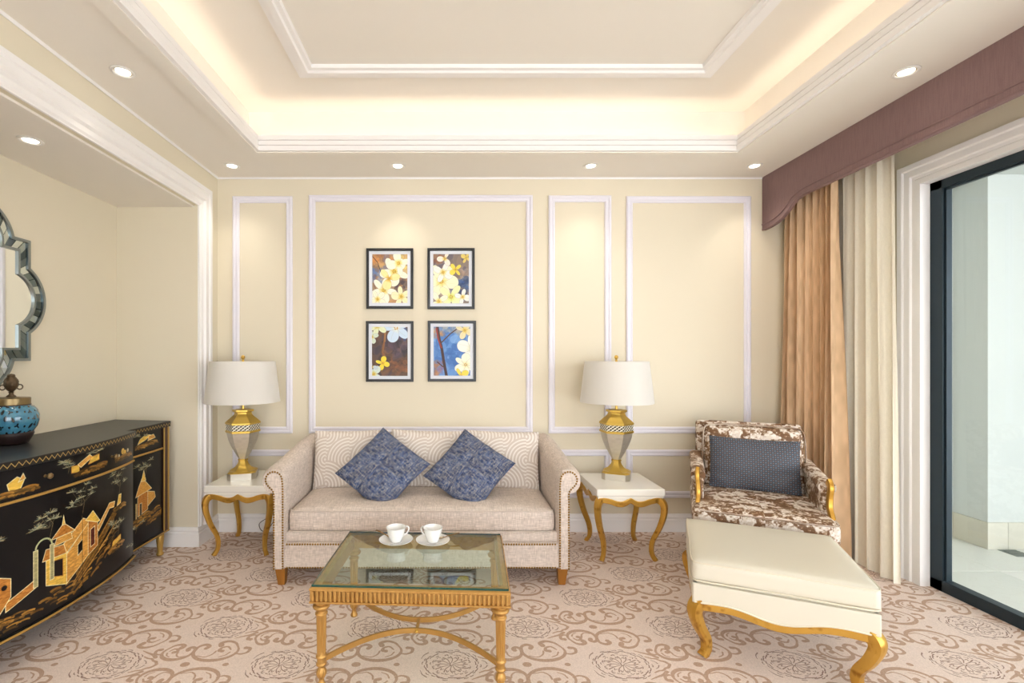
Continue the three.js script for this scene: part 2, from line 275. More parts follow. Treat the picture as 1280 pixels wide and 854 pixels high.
// wall panel mouldings
{
  const prof = [[0, 0], [0, 0.014], [0.008, 0.02], [0.018, 0.02], [0.022, 0.013], [0.032, 0.013], [0.038, 0.017], [0.046, 0.015], [0.052, 0.006], [0.052, 0]];
  const k = (px) => (px - 565) / 155, y = (py) => EYE - (py - 447) / 155; let n = 0;
  const frame = (a, b, t, u, label) => struct(`trim_${++n}`, moulding([[k(a), y(u)], [k(b), y(u)], [k(b), y(t)], [k(a), y(t)]], prof, true, (x, v, h) => W(x, v, ZB - h)), panelTrimM, label);
  frame(291.5, 366, 246, 541.5, 'tall narrow wall panel moulding beside the niche'); frame(386.5, 665.5, 244.5, 541.5, 'wide wall panel moulding around the four pictures');
  frame(685.5, 763.5, 245, 541.5, 'tall narrow wall panel moulding behind the right lamp'); frame(782.5, 937.5, 246, 541.5, 'tall wall panel moulding beside the curtain');
  frame(291.5, 366, 562, 622, 'low wall panel moulding behind left side table'); frame(386.5, 665.5, 562, 622); frame(685.5, 763.5, 562, 622); frame(782.5, 937.5, 562, 622, 'low wall panel moulding behind the armchair');
  // niche architrave and door architrave
  const arch = [[0, 0], [0, 0.03], [0.03, 0.03], [0.036, 0.022], [0.07, 0.022], [0.076, 0.03], [0.1, 0.034], [0.112, 0.02], [0.14, 0.02], [0.15, 0.012], [0.158, 0.012], [0.158, 0]];
  struct(`trim_${++n}`, moulding([[NZ1 + 0.16, 0.14], [NZ1 + 0.16, NH + 0.158], [NZ0 - 0.16, NH + 0.158], [NZ0 - 0.16, 0.14]], arch, false, (z, v, h) => W(XL + h, v, z)), trimM, 'white stepped moulding around the niche');
  struct(`trim_${++n}`, moulding([[DZ1 + 0.135, 0], [DZ1 + 0.135, DH + 0.115], [DZ0 - 0.135, DH + 0.115], [DZ0 - 0.135, 0]], [[0, 0], [0, 0.03], [0.03, 0.03], [0.038, 0.022], [0.075, 0.022], [0.082, 0.012], [0.1, 0.012], [0.106, 0.018], [0.138, 0.018], [0.138, -0.044]], false, (z, v, h) => W(XR - h, v, z)), trimM, 'white stepped moulding around the sliding door');
  // baseboards
  const bp = [[0, 0], [0.022, 0], [0.022, 0.095], [0.016, 0.1], [0.016, 0.112], [0.019, 0.118], [0.01, 0.14], [0, 0.142]];
  const base = (name, path) => struct(name, moulding(path, bp, false, (x, z, h) => W(x, h, z)), trimM);
  base('baseboard_back', [[XR, ZB], [XL, ZB]]);
  base('baseboard_left', [[XL, ZB], [XL, NZ1], [XN, NZ1], [XN, NZ0], [XL, NZ0], [XL, ZF]]);
  base('baseboard_right', [[XR, DZ1 + 0.14], [XR, ZB]]);
}
// sliding door
{
  const d = structGroup('door_1', 'dark framed sliding glass door to the balcony');
  const X0 = 2.925, X1 = 2.985, f = 0.075;
  mesh('frame', merge([wbox(X0, X1, 0, DH, DZ1 - f, DZ1, 0.004), wbox(X0, X1, DH - f, DH, DZ0, DZ1, 0.004), wbox(X0, X1, 0, f * 0.9, DZ0, DZ1, 0.004), wbox(X0, X1, 0, DH, DZ0, DZ0 + f, 0.004)]), darkMetalM, d);
  mesh('glazing_bead', merge([wbox(X0 + 0.012, X0 + 0.03, f * 0.8, DH - f, DZ1 - f - 0.012, DZ1 - f + 0.002), wbox(X0 + 0.012, X0 + 0.03, DH - f - 0.012, DH - f + 0.002, DZ0 + f, DZ1 - f)]), darkMetalM, d);
  const ms = [DZ0 + f, 0.35, 1.6, DZ1 - f];
  for (const z of [0.35, 1.6]) mesh('mullion', wbox(X0 + 0.004, X1 - 0.004, f * 0.8, DH - f, z - 0.035, z + 0.035, 0.004), darkMetalM, d);
  for (let i = 0; i < 3; i++) mesh('pane', new THREE.PlaneGeometry(ms[i + 1] - ms[i], DH - f * 1.7).rotateY(-Math.PI / 2).translate(2.957, (DH - f * 0.1) / 2, -(ms[i] + ms[i + 1]) / 2), glassM, d);
}
{
  const d = structGroup('added_window_1', 'wide unseen window facing the sofa, added for fill light'), f = 0.06, za = ZF - 0.09, zb = ZF - 0.04, n = 3, w = (GX1 - GX0) / n;  // unseen window, added to let soft daylight onto the sofa side
  mesh('frame', merge([wbox(GX0, GX1, GY0, GY0 + f, za, zb), wbox(GX0, GX1, GY1 - f, GY1, za, zb), wbox(GX0, GX0 + f, GY0, GY1, za, zb), wbox(GX1 - f, GX1, GY0, GY1, za, zb)]), darkMetalM, d);
  for (let i = 1; i < n; i++) mesh('mullion', wbox(GX0 + i * w - 0.025, GX0 + i * w + 0.025, GY0 + f, GY1 - f, za, zb), darkMetalM, d);
  for (let i = 0; i < n; i++) mesh('pane', new THREE.PlaneGeometry(w, GY1 - GY0 - f).translate(GX0 + (i + 0.5) * w, (GY0 + GY1) / 2, -(za + zb) / 2), glassM, d);
}
// balcony
{
  const rend = mat('#c8cecb', 0.9, { bumpMap: plaster, bumpScale: 0.002 });
  struct('balcony_wall', merge([wbox(3.02, 3.95, -0.1, 2.9, 3.72, 3.85), wbox(3.95, 5.6, -0.1, 2.9, 3.48, 3.85), wbox(5.48, 5.6, -0.1, 2.9, 0.9, 3.5)]), rend, 'white rendered balcony wall with a stepped corner, plus an added unseen blade wall');  // last box: unseen blade wall, added to cut daylight on the visible corner
  struct('balcony_ceiling', wbox(3.0, 5.6, 2.75, 2.9, -1.8, 3.85), rend, 'white balcony ceiling slab');
  const grout = mat('#b9beb9', 0.9), tileM = [mat('#dfe0d9', 0.45), mat('#d9dbd4', 0.48), mat('#e3e3dd', 0.42)], skM = [mat('#cfcdbf', 0.5), mat('#c8c6b8', 0.5)];
  const fl = structGroup('balcony_floor', 'pale tiled balcony floor'); mesh('screed', wbox(3.0, 5.6, -0.12, -0.022, -1.8, 3.85), grout, fl);
  let k = 0; const tg = wbox(0, 0.597, -0.021, -0.012, 0, 0.597, 0.003);
  for (let i = 0; i < 4; i++) for (let j = 0; j < 9; j++) { const t = mesh('floor_tile', tg, tileM[(i * 5 + j * 3 + (k++ % 2)) % 3], fl); t.position.set(3.02 + i * 0.6, 0, -(3.72 - 0.6 * (j + 1))); }
  const sk = structGroup('balcony_skirting', 'beige tile skirting at the foot of the balcony wall');
  const sgx = (a, b, z) => mesh('skirting_tile', wbox(a + 0.001, b - 0.001, -0.012, 0.185, z - 0.012, z, 0.002), skM[k++ % 2], sk), sgz = (x, a, b) => mesh('skirting_tile', wbox(x - 0.012, x, -0.012, 0.185, a + 0.001, b - 0.001, 0.002), skM[k++ % 2], sk);
  sgx(3.03, 3.3, 3.72); sgx(3.3, 3.62, 3.72); sgx(3.62, 3.938, 3.72); sgz(3.95, 3.468, 3.72); sgx(3.938, 4.087, 3.48); for (let i = 0; i < 4; i++) sgx(4.087 + i * 0.32, 4.407 + i * 0.32, 3.48);
  const dr = thing('floor_drain', 'small dark grating in the balcony floor tiles', 'drain', [4.06, -0.012, 3.4]);
  const drainM = mat('#8d9490', 0.4, { metalness: 0.6 }); mesh('plate', box(-0.06, 0.06, 0, 0.004, -0.06, 0.06, 0.001), drainM, dr);
  for (let i = 0; i < 5; i++) mesh('bar', box(-0.05, 0.05, 0.004, 0.009, -0.044 + i * 0.02, -0.034 + i * 0.02), drainM, dr);
  const bal = thing('glass_balustrade', 'glass balcony balustrade with metal handrail', 'railing', [5.45, -0.012, -0.4]);
  mesh('handrail', box(-0.03, 0.03, 1.06, 1.1, -1.28, 1.4, 0.01), darkMetalM, bal); mesh('glass_panel', box(-0.006, 0.006, 0.05, 1.06, -1.28, 1.4), glassM, bal); mesh('channel', box(-0.03, 0.03, 0, 0.08, -1.28, 1.4), darkMetalM, bal);
}

// ---------------------------------------------------------------- recessed downlights
function downlight(X, Y, Z, label, group, power = DOWN) {
  const d = thing('downlight', label, 'ceiling light', [X, Y, Z], 0, group);
  mesh('trim_ring', turned([[0.04, -0.001], [0.042, -0.006], [0.054, -0.005], [0.057, 0.001], [0.04, 0.001]], 32), mat('#efece6', 0.4), d);
  mesh('reflector', turned([[0.041, -0.001], [0.03, 0.0]], 32), mat('#d8c7a0', 0.3, { metalness: 0.7 }), d);
  mesh('lens', turned([[0.0001, -0.002], [0.034, -0.0015], [0.034, 0.0]], 32), mat('#fff8e8', 0.5, { emissive: new THREE.Color().setRGB(...NEUTRAL), emissiveIntensity: 6 }), d);
  const l = new THREE.SpotLight(new THREE.Color().setRGB(...NEUTRAL), power, 0, 0.75, 1.0, 2); l.position.set(0, -0.012, 0); l.target.position.set(0, -1, 0); l.castShadow = true; l.shadow.radius = 1.6; d.add(l); d.add(l.target); return d;
}
{
  const L = 'round white recessed downlight in the ceiling soffit ', G = 'soffit downlights';
  [[-1.664, 'above the lamp near the niche'], [-0.41, 'above the four pictures'], [1.05, 'above the lamp near the armchair'], [2.287, 'above the armchair, by the pelmet corner']].forEach(([x, l]) => downlight(x, H, 3.57, L + l, G));
  [[2.395, 'in front of the jar and mirror', 'above the footstool, along the pelmet'], [1.2, 'past the niche end, unseen, added for light', 'above the middle of the sliding door, unseen, added for light'], [0, 'along the plain left wall, unseen, added for light', 'above the far sliding door panel, unseen, added for light'], [-1.2, 'in the added window corner on the niche side, unseen, added for light', 'in the added window corner on the door side, unseen, added for light']].forEach(([z, a, b]) => { downlight(-1.67, H, z, L + a, G); downlight(2.304, H, z, L + b, G); });  // first pair is in view; the other pairs are unseen, added for light
  [[2.43, 'above the jar'], [1.75, 'above the credenza end away from the sofa']].forEach(([z, l]) => downlight(-2.17, NH - 0.012, z, 'round recessed downlight in the niche ceiling ' + l, 'niche downlights', DOWN * 0.5));
}

// ---------------------------------------------------------------- curtains and pelmet
{
  const pelTex = dataTex(512, (u, v, i, j) => { const k = (vnoise(u * 200, v * 10, 4096) - 0.5) * 10 + (hash(i, j) - 0.5) * 12; return [134 + k, 107 + k, 105 + k]; });
  const pelM = mat('#ffffff', 0.85, { map: pelTex, sheen: 0.3 });
  const p = thing('curtain_pelmet', 'mauve brown upholstered pelmet with scalloped end above the curtains', 'pelmet', [2.497, H, 1.2]);
  const edge = [[3.8, 2.424], [3.72, 2.426], [3.64, 2.437], [3.57, 2.462], [3.51, 2.497], [3.47, 2.53], [3.43, 2.548], [3.38, 2.557], [3.3, 2.561]];
  const s = new THREE.Shape(); s.moveTo(3.8 - 1.2, -0.001); s.lineTo(-2.0 - 1.2, -0.001); s.lineTo(-3.2, 2.565 - H); for (const [z, y] of [...edge].reverse()) s.lineTo(z - 1.2, y - H);
  mesh('face', cubeUV(new THREE.ExtrudeGeometry(s, { depth: 0.03, bevelEnabled: false }).rotateY(Math.PI / 2), 0.5), pelM, p);   // shape x -> -z, depth -> +x
  const line = (dy, r, dx) => tube([[-2.0, 2.565], [0, 2.565], [1.5, 2.565], [2.6, 2.565], [3.1, 2.563], ...[...edge].reverse()].map(([z, y]) => V(dx, y - H + dy, -(z - 1.2))), r, 160, 6);
  mesh('piping', line(0.045, 0.0055, -0.001), pelM, p); mesh('hem', line(0.004, 0.008, 0.004), pelM, p);
  const tanTex = dataTex(512, (u, v, i, j) => { const k = (vnoise(u * 180, v * 40, 4096) - 0.5) * 26 + (fbm(u * 12, v * 12, 12, 3) - 0.5) * 30; return [222 + k, 188 + k * 0.95, 150 + k * 0.9]; });
  const tanM = mat('#ffffff', 0.7, { map: tanTex, sheen: 0.5, sheenRoughness: 0.4 });
  const drape = (X, Z0, Z1, y0, y1, folds, amp, spread, ph, flareX) => gridGeo(360, 30, (a, b) => {
    const y = y1 + (y0 - y1) * b, t = a + 0.012 * Math.sin(a * 31 + ph), w = amp * (0.75 + 0.45 * b) * (0.7 + 0.3 * Math.sin(a * 7.3 + ph));
    const f = Math.sin(t * folds * 6.2832 + 1.1 * Math.sin(b * 2.2 + a * 9 + ph)), g2 = 0.2 * Math.sin(t * folds * 2 * 6.2832 + ph + b * 1.3);
    return V(X + w * (Math.sign(f) * Math.pow(Math.abs(f), 0.75) + g2) - flareX * b, y, -(Z1 + (Z0 - Z1) * t - spread * b * a + 0.008 * Math.cos(t * folds * 6.2832) * (1 + b)));
  });
  const c = mesh('drape', drape(2.655, 3.235, 3.765, 0.005, 2.8, 8, 0.055, 0.05, 0.4, 0.01), tanM); c.geometry = toCreasedNormals(c.geometry, 1.4); c.userData = { label: 'gathered tan velvet curtain hanging against the back wall', category: 'curtain' };
  const sheerTex = dataTex(256, (u, v, i, j) => { const k = (hash(i, j) - 0.5) * 14; return [247 + k * 0.5, 241 + k * 0.5, 224 + k * 0.5]; });
  const sheerM = mat('#ffffff', 0.95, { map: sheerTex, transmission: 0.12, thickness: 0 });
  const sh = mesh('sheer_curtain', drape(2.745, 2.92, 3.37, 0.004, 2.8, 5, 0.018, 0.03, 2.1, 0.0), sheerM); sh.userData = { label: 'translucent ivory sheer curtain hanging beside the sliding door', category: 'curtain' };
  const tr = thing('curtain_track', 'white double curtain track behind the pelmet', 'curtain track', [2.7, H, 1.3]);
  for (const x of [-0.045, 0.045]) mesh('rail', box(x - 0.012, x + 0.012, -0.05, 0, -2.48, 3.0), trimM, tr);
}

// ---------------------------------------------------------------- pictures
{
  const petal = (g, x, y, L, w, a, col, ed) => { g.save(); g.translate(x, y); g.rotate(a); const gr = g.createLinearGradient(0, 0, L, 0); gr.addColorStop(0, ed); gr.addColorStop(0.35, col); gr.addColorStop(1, col); g.fillStyle = gr; g.beginPath(); g.moveTo(0, 0); g.bezierCurveTo(L * 0.2, -w, L * 0.9, -w * 1.1, L, -w * 0.1); g.bezierCurveTo(L * 1.02, w * 0.9, L * 0.3, w, 0, 0); g.fill(); g.strokeStyle = 'rgba(90,80,110,0.5)'; g.lineWidth = 2; g.stroke(); g.beginPath(); g.moveTo(L * 0.1, 0); g.quadraticCurveTo(L * 0.5, w * 0.2, L * 0.85, 0); g.strokeStyle = 'rgba(160,140,90,0.35)'; g.stroke(); g.restore(); };
  const flower = (g, x, y, R0, a0, n = 5, col = '#f6f3d8', ed = '#e6c63a') => { const R = R0 * 1.3; for (let i = 0; i < n; i++) petal(g, x, y, R, R * (0.4 + 0.12 * Math.sin(i * 2.3 + x)), a0 + i * 6.2832 / n, col, ed); g.fillStyle = '#c9982a'; for (let i = 0; i < 9; i++) { g.beginPath(); g.arc(x + Math.cos(i * 2.4) * R * 0.1, y + Math.sin(i * 2.4) * R * 0.1, R * 0.035, 0, 7); g.fill(); } };
  const wash = (g, w, h, cols, n, seed) => { seedState = seed; for (let i = 0; i < n; i++) { const c = cols[Math.floor(rnd() * cols.length)], x = rnd() * w, y = rnd() * h, r = 20 + rnd() * 70; g.globalAlpha = 0.25 + rnd() * 0.4; g.fillStyle = c; g.beginPath(); g.ellipse(x, y, r, r * (0.3 + rnd() * 0.6), rnd() * 3, 0, 7); g.fill(); } g.globalAlpha = 1; };
  const branch = (g, pts, w, col) => { g.strokeStyle = col; g.lineWidth = w; g.lineCap = 'round'; g.lineJoin = 'round'; g.beginPath(); g.moveTo(...pts[0]); for (const p of pts.slice(1)) g.lineTo(...p); g.stroke(); };
  const blob = (g, cx, cy, rx, ry, cols, n, seed) => { seedState = seed; for (let i = 0; i < n; i++) { g.globalAlpha = 0.35; g.fillStyle = cols[i % cols.length]; g.beginPath(); g.ellipse(cx + (rnd() - 0.5) * 2 * rx, cy + (rnd() - 0.5) * 2 * ry, 14 + rnd() * rx * 0.5, 10 + rnd() * ry * 0.4, rnd() * 3, 0, 7); g.fill(); } g.globalAlpha = 1; };
  const art = [
    (g, w, h) => { g.fillStyle = '#a58a6a'; g.fillRect(0, 0, w, h); wash(g, w, h, ['#c98a52', '#7a5a48', '#d8b070', '#6a6f90', '#e0c890'], 60, 5); blob(g, 60, 250, 70, 80, ['#5f86c0', '#86a6d8', '#4f6aa8'], 24, 9); blob(g, 320, 330, 70, 90, ['#3a3038', '#57454c', '#2a2230'], 26, 11); blob(g, 60, 60, 60, 60, ['#c87a3a', '#e0a058'], 18, 14); blob(g, 330, 90, 60, 60, ['#efce50', '#f2dc80'], 14, 15); branch(g, [[0, 20], [60, 90], [120, 260]], 8, '#4a3028');
      flower(g, 250, 190, 130, 0.4); flower(g, 300, 100, 110, 1.4, 4); flower(g, 130, 400, 120, 0.2, 5, '#f7f4de'); flower(g, 190, 270, 100, 1.9, 3, '#f2e6a0', '#d8a020'); flower(g, 330, 470, 90, 0.8, 5, '#f4ecc0'); flower(g, 60, 500, 80, 0.5); },
    (g, w, h) => { g.fillStyle = '#8a7a70'; g.fillRect(0, 0, w, h); wash(g, w, h, ['#7a6a62', '#b0907a', '#c8b49c', '#5a5468'], 60, 21); blob(g, 310, 390, 90, 120, ['#1f3f7c', '#2f5ca4', '#16305e'], 40, 22); blob(g, 60, 300, 60, 120, ['#4a5a94', '#6a78b0'], 20, 23); blob(g, 60, 60, 60, 50, ['#b06a34', '#8a4a2c'], 16, 24); branch(g, [[150, 420], [190, 260], [250, 150]], 6, '#5a5a2a');
      flower(g, 90, 300, 150, 0.1, 6, '#f4f2cc', '#e8d050'); flower(g, 110, 200, 90, 3.6, 4, '#eef0e6'); flower(g, 250, 170, 60, 0.9, 4, '#f0dc50', '#e0b820'); flower(g, 200, 470, 120, 5.4, 4, '#f0f2b8', '#d6dc50'); flower(g, 330, 470, 70, 3.4, 4, '#f4f4ea'); flower(g, 130, 50, 70, 5.2, 3, '#f2e8da'); flower(g, 370, 40, 50, 2.1, 4, '#e8d070'); flower(g, 60, 520, 90, 4.2, 4); },
    (g, w, h) => { g.fillStyle = '#5e4636'; g.fillRect(0, 0, w, h); wash(g, w, h, ['#3a2a24', '#6a4a34', '#8a6040', '#2c2430', '#4e4250'], 90, 41); blob(g, 280, 200, 110, 90, ['#4a3a44', '#2e2632', '#6a5460'], 40, 42); blob(g, 290, 430, 110, 60, ['#a86a3c', '#8a5030', '#5a3a2c'], 30, 43); blob(g, 350, 60, 50, 70, ['#2f5aa0', '#4a78c0'], 16, 44); branch(g, [[150, 0], [140, 150], [120, 280], [150, 330]], 20, '#8a5a34'); branch(g, [[150, 0], [146, 160]], 8, '#c08a50');
      flower(g, 270, 10, 130, 0.7, 5, '#cfe2f4', '#f0f0e0'); flower(g, 60, -10, 90, 0.6, 5, '#e8eec8'); flower(g, 0, 110, 60, -0.3, 4, '#d8e4d0'); flower(g, 120, 400, 62, 0.3, 4, '#f4dc3c', '#e8b81c'); flower(g, 20, 520, 80, -0.9, 4, '#d6e4dc'); flower(g, 0, 440, 50, 0.2, 3, '#c8d8e0'); },
    (g, w, h) => { g.fillStyle = '#4a78bc'; g.fillRect(0, 0, w, h); wash(g, w, h, ['#2f62ac', '#5e92d2', '#88b2e2', '#3a6ab4', '#6ea0da'], 90, 61); blob(g, 40, 60, 60, 60, ['#c87a3c', '#e0a860', '#8a9ab8'], 20, 62); blob(g, 50, 460, 60, 80, ['#c88a58', '#8a6a90', '#b06a40'], 26, 63); blob(g, 260, 30, 130, 40, ['#c0b4a0', '#a89a90', '#d8cbb0'], 26, 64); branch(g, [[40, 0], [60, 130], [90, 250], [110, 380], [140, 540]], 30, '#3c1e1a'); branch(g, [[30, 20], [50, 140], [84, 230]], 16, '#9c3420'); branch(g, [[90, 170], [180, 80], [260, 20]], 12, '#4a2c20'); branch(g, [[100, 440], [40, 390]], 12, '#4a2018');
      flower(g, 420, 240, 130, 2.2, 5, '#f2f3ea', '#d8d8b0'); flower(g, 350, 420, 100, 0.6, 6, '#f4f4dc', '#e8e0a0'); flower(g, 340, 40, 80, 0.4, 4, '#e8dcae'); flower(g, 300, 540, 70, 4.2, 4, '#f0dc50'); },
  ];
  const labels = ['black framed flower painting with cream blossoms filling it, above the brown painting', 'black framed flower painting with cream petals and deep blue corner, above the branch painting', 'black framed dark brown painting with one yellow flower', 'black framed blue painting with dark red branch and white blossoms'];
  const blackM = mat('#16181c', 0.35), matM = mat('#e8ebf2', 0.9);
  const boxes = [[458, 516.5, 310.6, 386], [534.3, 593.3, 310.4, 386.5], [457.6, 516.8, 401.5, 477.3], [534.8, 595, 401.2, 477]];
  boxes.forEach(([a, b, t, u], i) => {
    const s = 590 / (ZB - 0.015), x0 = (a - 565) / s, x1 = (b - 565) / s, y0 = EYE - (u - 447) / s, y1 = EYE - (t - 447) / s, cx = (x0 + x1) / 2, w = (x1 - x0) / 2, h = (y1 - y0) / 2;
    const p = thing('framed_picture', labels[i], 'picture', [cx, y0, ZB - 0.001], 0, 'framed flower pictures');
    mesh('frame', moulding([[-w, 0], [w, 0], [w, 2 * h], [-w, 2 * h]], [[0, 0], [0, 0.022], [0.004, 0.026], [0.018, 0.026], [0.021, 0.02], [0.021, 0.004]], true, (x, y, d) => V(x, y, d)), blackM, p);
    mesh('mount', box(-w + 0.015, w - 0.015, 0.015, 2 * h - 0.015, 0, 0.012), matM, p, 'white mount');
    mesh('mount_edge', moulding([[-w + 0.042, 0.042], [w - 0.042, 0.042], [w - 0.042, 2 * h - 0.042], [-w + 0.042, 2 * h - 0.042]], [[0, 0.012], [0.002, 0.0145], [0.005, 0.012]], true, (x, y, d) => V(x, y, d)), matM, p);
    const tx = canvasTex(400, 540, art[i]);
    mesh('print', new THREE.PlaneGeometry(2 * w - 0.094, 2 * h - 0.094).translate(0, h, 0.0128), mat('#ffffff', 0.5, { map: tx }), p);
  });
}

// ---------------------------------------------------------------- sofa
const SOFA = [-0.187, 0, 3.305];
{
  const s = thing('sofa', 'beige linen two-seat sofa with rolled arms and brass nail trim', 'sofa', SOFA);
  const lin = (g) => cubeUV(g, 0.5);
  const zf = 0.425, zb = -0.435;
  mesh('base', lin(merge([box(-0.85, 0.85, 0.105, 0.262, zb, zf - 0.012, 0.012, 3), box(-0.85, 0.85, 0.255, 0.325, zb, zf - 0.03, 0.02, 3)])), linenM, s);
  mesh('backrest', lin(box(-0.86, 0.86, 0.2, 0.79, zb, zb + 0.15, 0.05, 5)), linenM, s);
  mesh('back_padding', lin(box(-0.8, 0.8, 0.3, 0.782, zb + 0.1, zb + 0.2, 0.045, 5)), linenM, s);
  const armPts = []; // profile (x outwards from the inner face, y)
  { const a = (x, y) => armPts.push([x, y]); a(0, 0.105); a(0, 0.2); a(0, 0.4); a(-0.004, 0.56); a(0.0, 0.63); for (let i = 0; i <= 16; i++) { const t = Math.PI - i / 16 * (Math.PI + 1.1); a(0.078 + Math.cos(t) * 0.076, 0.652 + Math.sin(t) * 0.076); } a(0.09, 0.58); a(0.086, 0.5); a(0.084, 0.3); a(0.084, 0.105); }
  const lift = (t) => 0.068 * t * t * (3 - 2 * t);
  for (const side of [-1, 1]) {
    const N = armPts.length, M = 22, pos = [], idx = [], X0 = 0.83, len = zf - zb - 0.01;
    for (let j = 0; j <= M; j++) {
      let t = j / M; const k = Math.max(0, 1 - t * M / 1.6); const inset = 0.012 * k * k; const z = zf - 0.004 - len * t;
      let cx = 0, cy = 0; for (const p of armPts) { cx += p[0] / N; cy += p[1] / N; }
      for (const [x, y] of armPts) { const w = Math.max(0, (y - 0.35) / 0.35); pos.push(side * (X0 + x + (x < 0.04 ? inset : -inset)), y + lift(t) * w - (y > 0.5 ? inset : 0), z); }
    }
    for (let j = 0; j < M; j++) for (let i = 0; i < N; i++) { const a = j * N + i, b = j * N + (i + 1) % N, c = a + N, d = b + N; idx.push(a, b, d, a, d, c); }
    const shp = new THREE.Shape(armPts.map(([x, y]) => new THREE.Vector2(x, y))), tri = THREE.ShapeUtils.triangulateShape(shp.getPoints(), []); for (const r of [0, M]) for (const t of tri) idx.push(r * N + t[0], r * N + t[1], r * N + t[2]);
    let g = new THREE.BufferGeometry(); g.setAttribute('position', new THREE.Float32BufferAttribute(pos, 3)); g.setIndex(idx); g = toCreasedNormals(g, 0.9);
    mesh('arm', lin(g), linenM, s);
    // flat facing panel inside the nail line
    const inn = []; for (let i = 0; i <= 12; i++) { const t = Math.PI + 0.1 - i / 12 * (Math.PI + 0.9); inn.push([0.07 + Math.cos(t) * 0.05, 0.652 + Math.sin(t) * 0.05]); }
    const face = [[0.016, 0.11], [0.016, 0.3], [0.016, 0.5], [0.017, 0.62], ...inn, [0.074, 0.58], [0.07, 0.5], [0.07, 0.3], [0.07, 0.11]];
    const fs = new THREE.Shape(face.map(([x, y]) => new THREE.Vector2(side * (X0 + x), y)));
    mesh('arm_facing', lin(new THREE.ExtrudeGeometry(fs, { depth: 0.006, bevelEnabled: true, bevelSize: 0.003, bevelThickness: 0.003, bevelSegments: 2 }).translate(0, 0, zf - 0.008)), linenM, s);
    const nail = new THREE.SphereGeometry(0.0064, 8, 5); const path = new THREE.CatmullRomCurve3(face.map(([x, y]) => V(side * (X0 + x), y, zf + 0.002)), false, 'centripetal'); path.arcLengthDivisions = 800;
    const cnt = Math.round(path.getLength() / 0.0158), list = []; for (const p of path.getSpacedPoints(cnt)) list.push(nail.clone().scale(1, 1, 0.6).translate(p.x, p.y, p.z));
    const nm = mesh('arm_nail_trim', merge(list), nailM, s, 'brass nail heads around the arm front'); nm.userData.kind = 'stuff';
  }
  { const nail = new THREE.SphereGeometry(0.0064, 8, 5), list = []; for (let x = -0.824; x <= 0.825; x += 0.0158) for (const y of [0.112, 0.255]) list.push(nail.clone().scale(1, 1, 0.6).translate(x, y, zf - 0.01)); const nm = mesh('rail_nail_trim', merge(list), nailM, s, 'brass nail heads along the front rail'); nm.userData.kind = 'stuff'; }
  const seat = mesh('seat_cushion', lin(softBox(1.648, 0.142, 0.67, 0.035, 0.022).translate(0, 0.388, 0.065)), linenM, s);
  const w = 0.818, d0 = -0.262, d1 = 0.394; const rect = (y) => [V(-w, y, d1 - 0.03), V(-w + 0.02, y, d1 - 0.004), V(-w + 0.05, y, d1), V(0, y, d1 + 0.002), V(w - 0.05, y, d1), V(w - 0.02, y, d1 - 0.004), V(w, y, d1 - 0.03)];
  mesh('welt', merge([tube(rect(0.452), 0.0045, 90), tube(rect(0.325), 0.0045, 90)]), linenM, seat);
  const legM = mat('#b8863c', 0.4, { metalness: 0.25, map: dataTex(128, (u, v) => { const k = (vnoise(u * 40, v * 5, 4096) - 0.5) * 40; return [226 + k, 206 + k, 180 + k]; }) });
  for (const x of [-0.868, 0.868]) for (const z of [zf - 0.045, zb + 0.05]) mesh('leg', sweep([V(x * 0.995, 0, z), V(x, 0.11, z)], (t) => [0.021 + 0.012 * t, 0.021 + 0.012 * t], { n: 2, sides: 12, e: 14, ref: V(0, 0, 1), straight: true }), legM, s, 'gold tapered wooden leg');
}
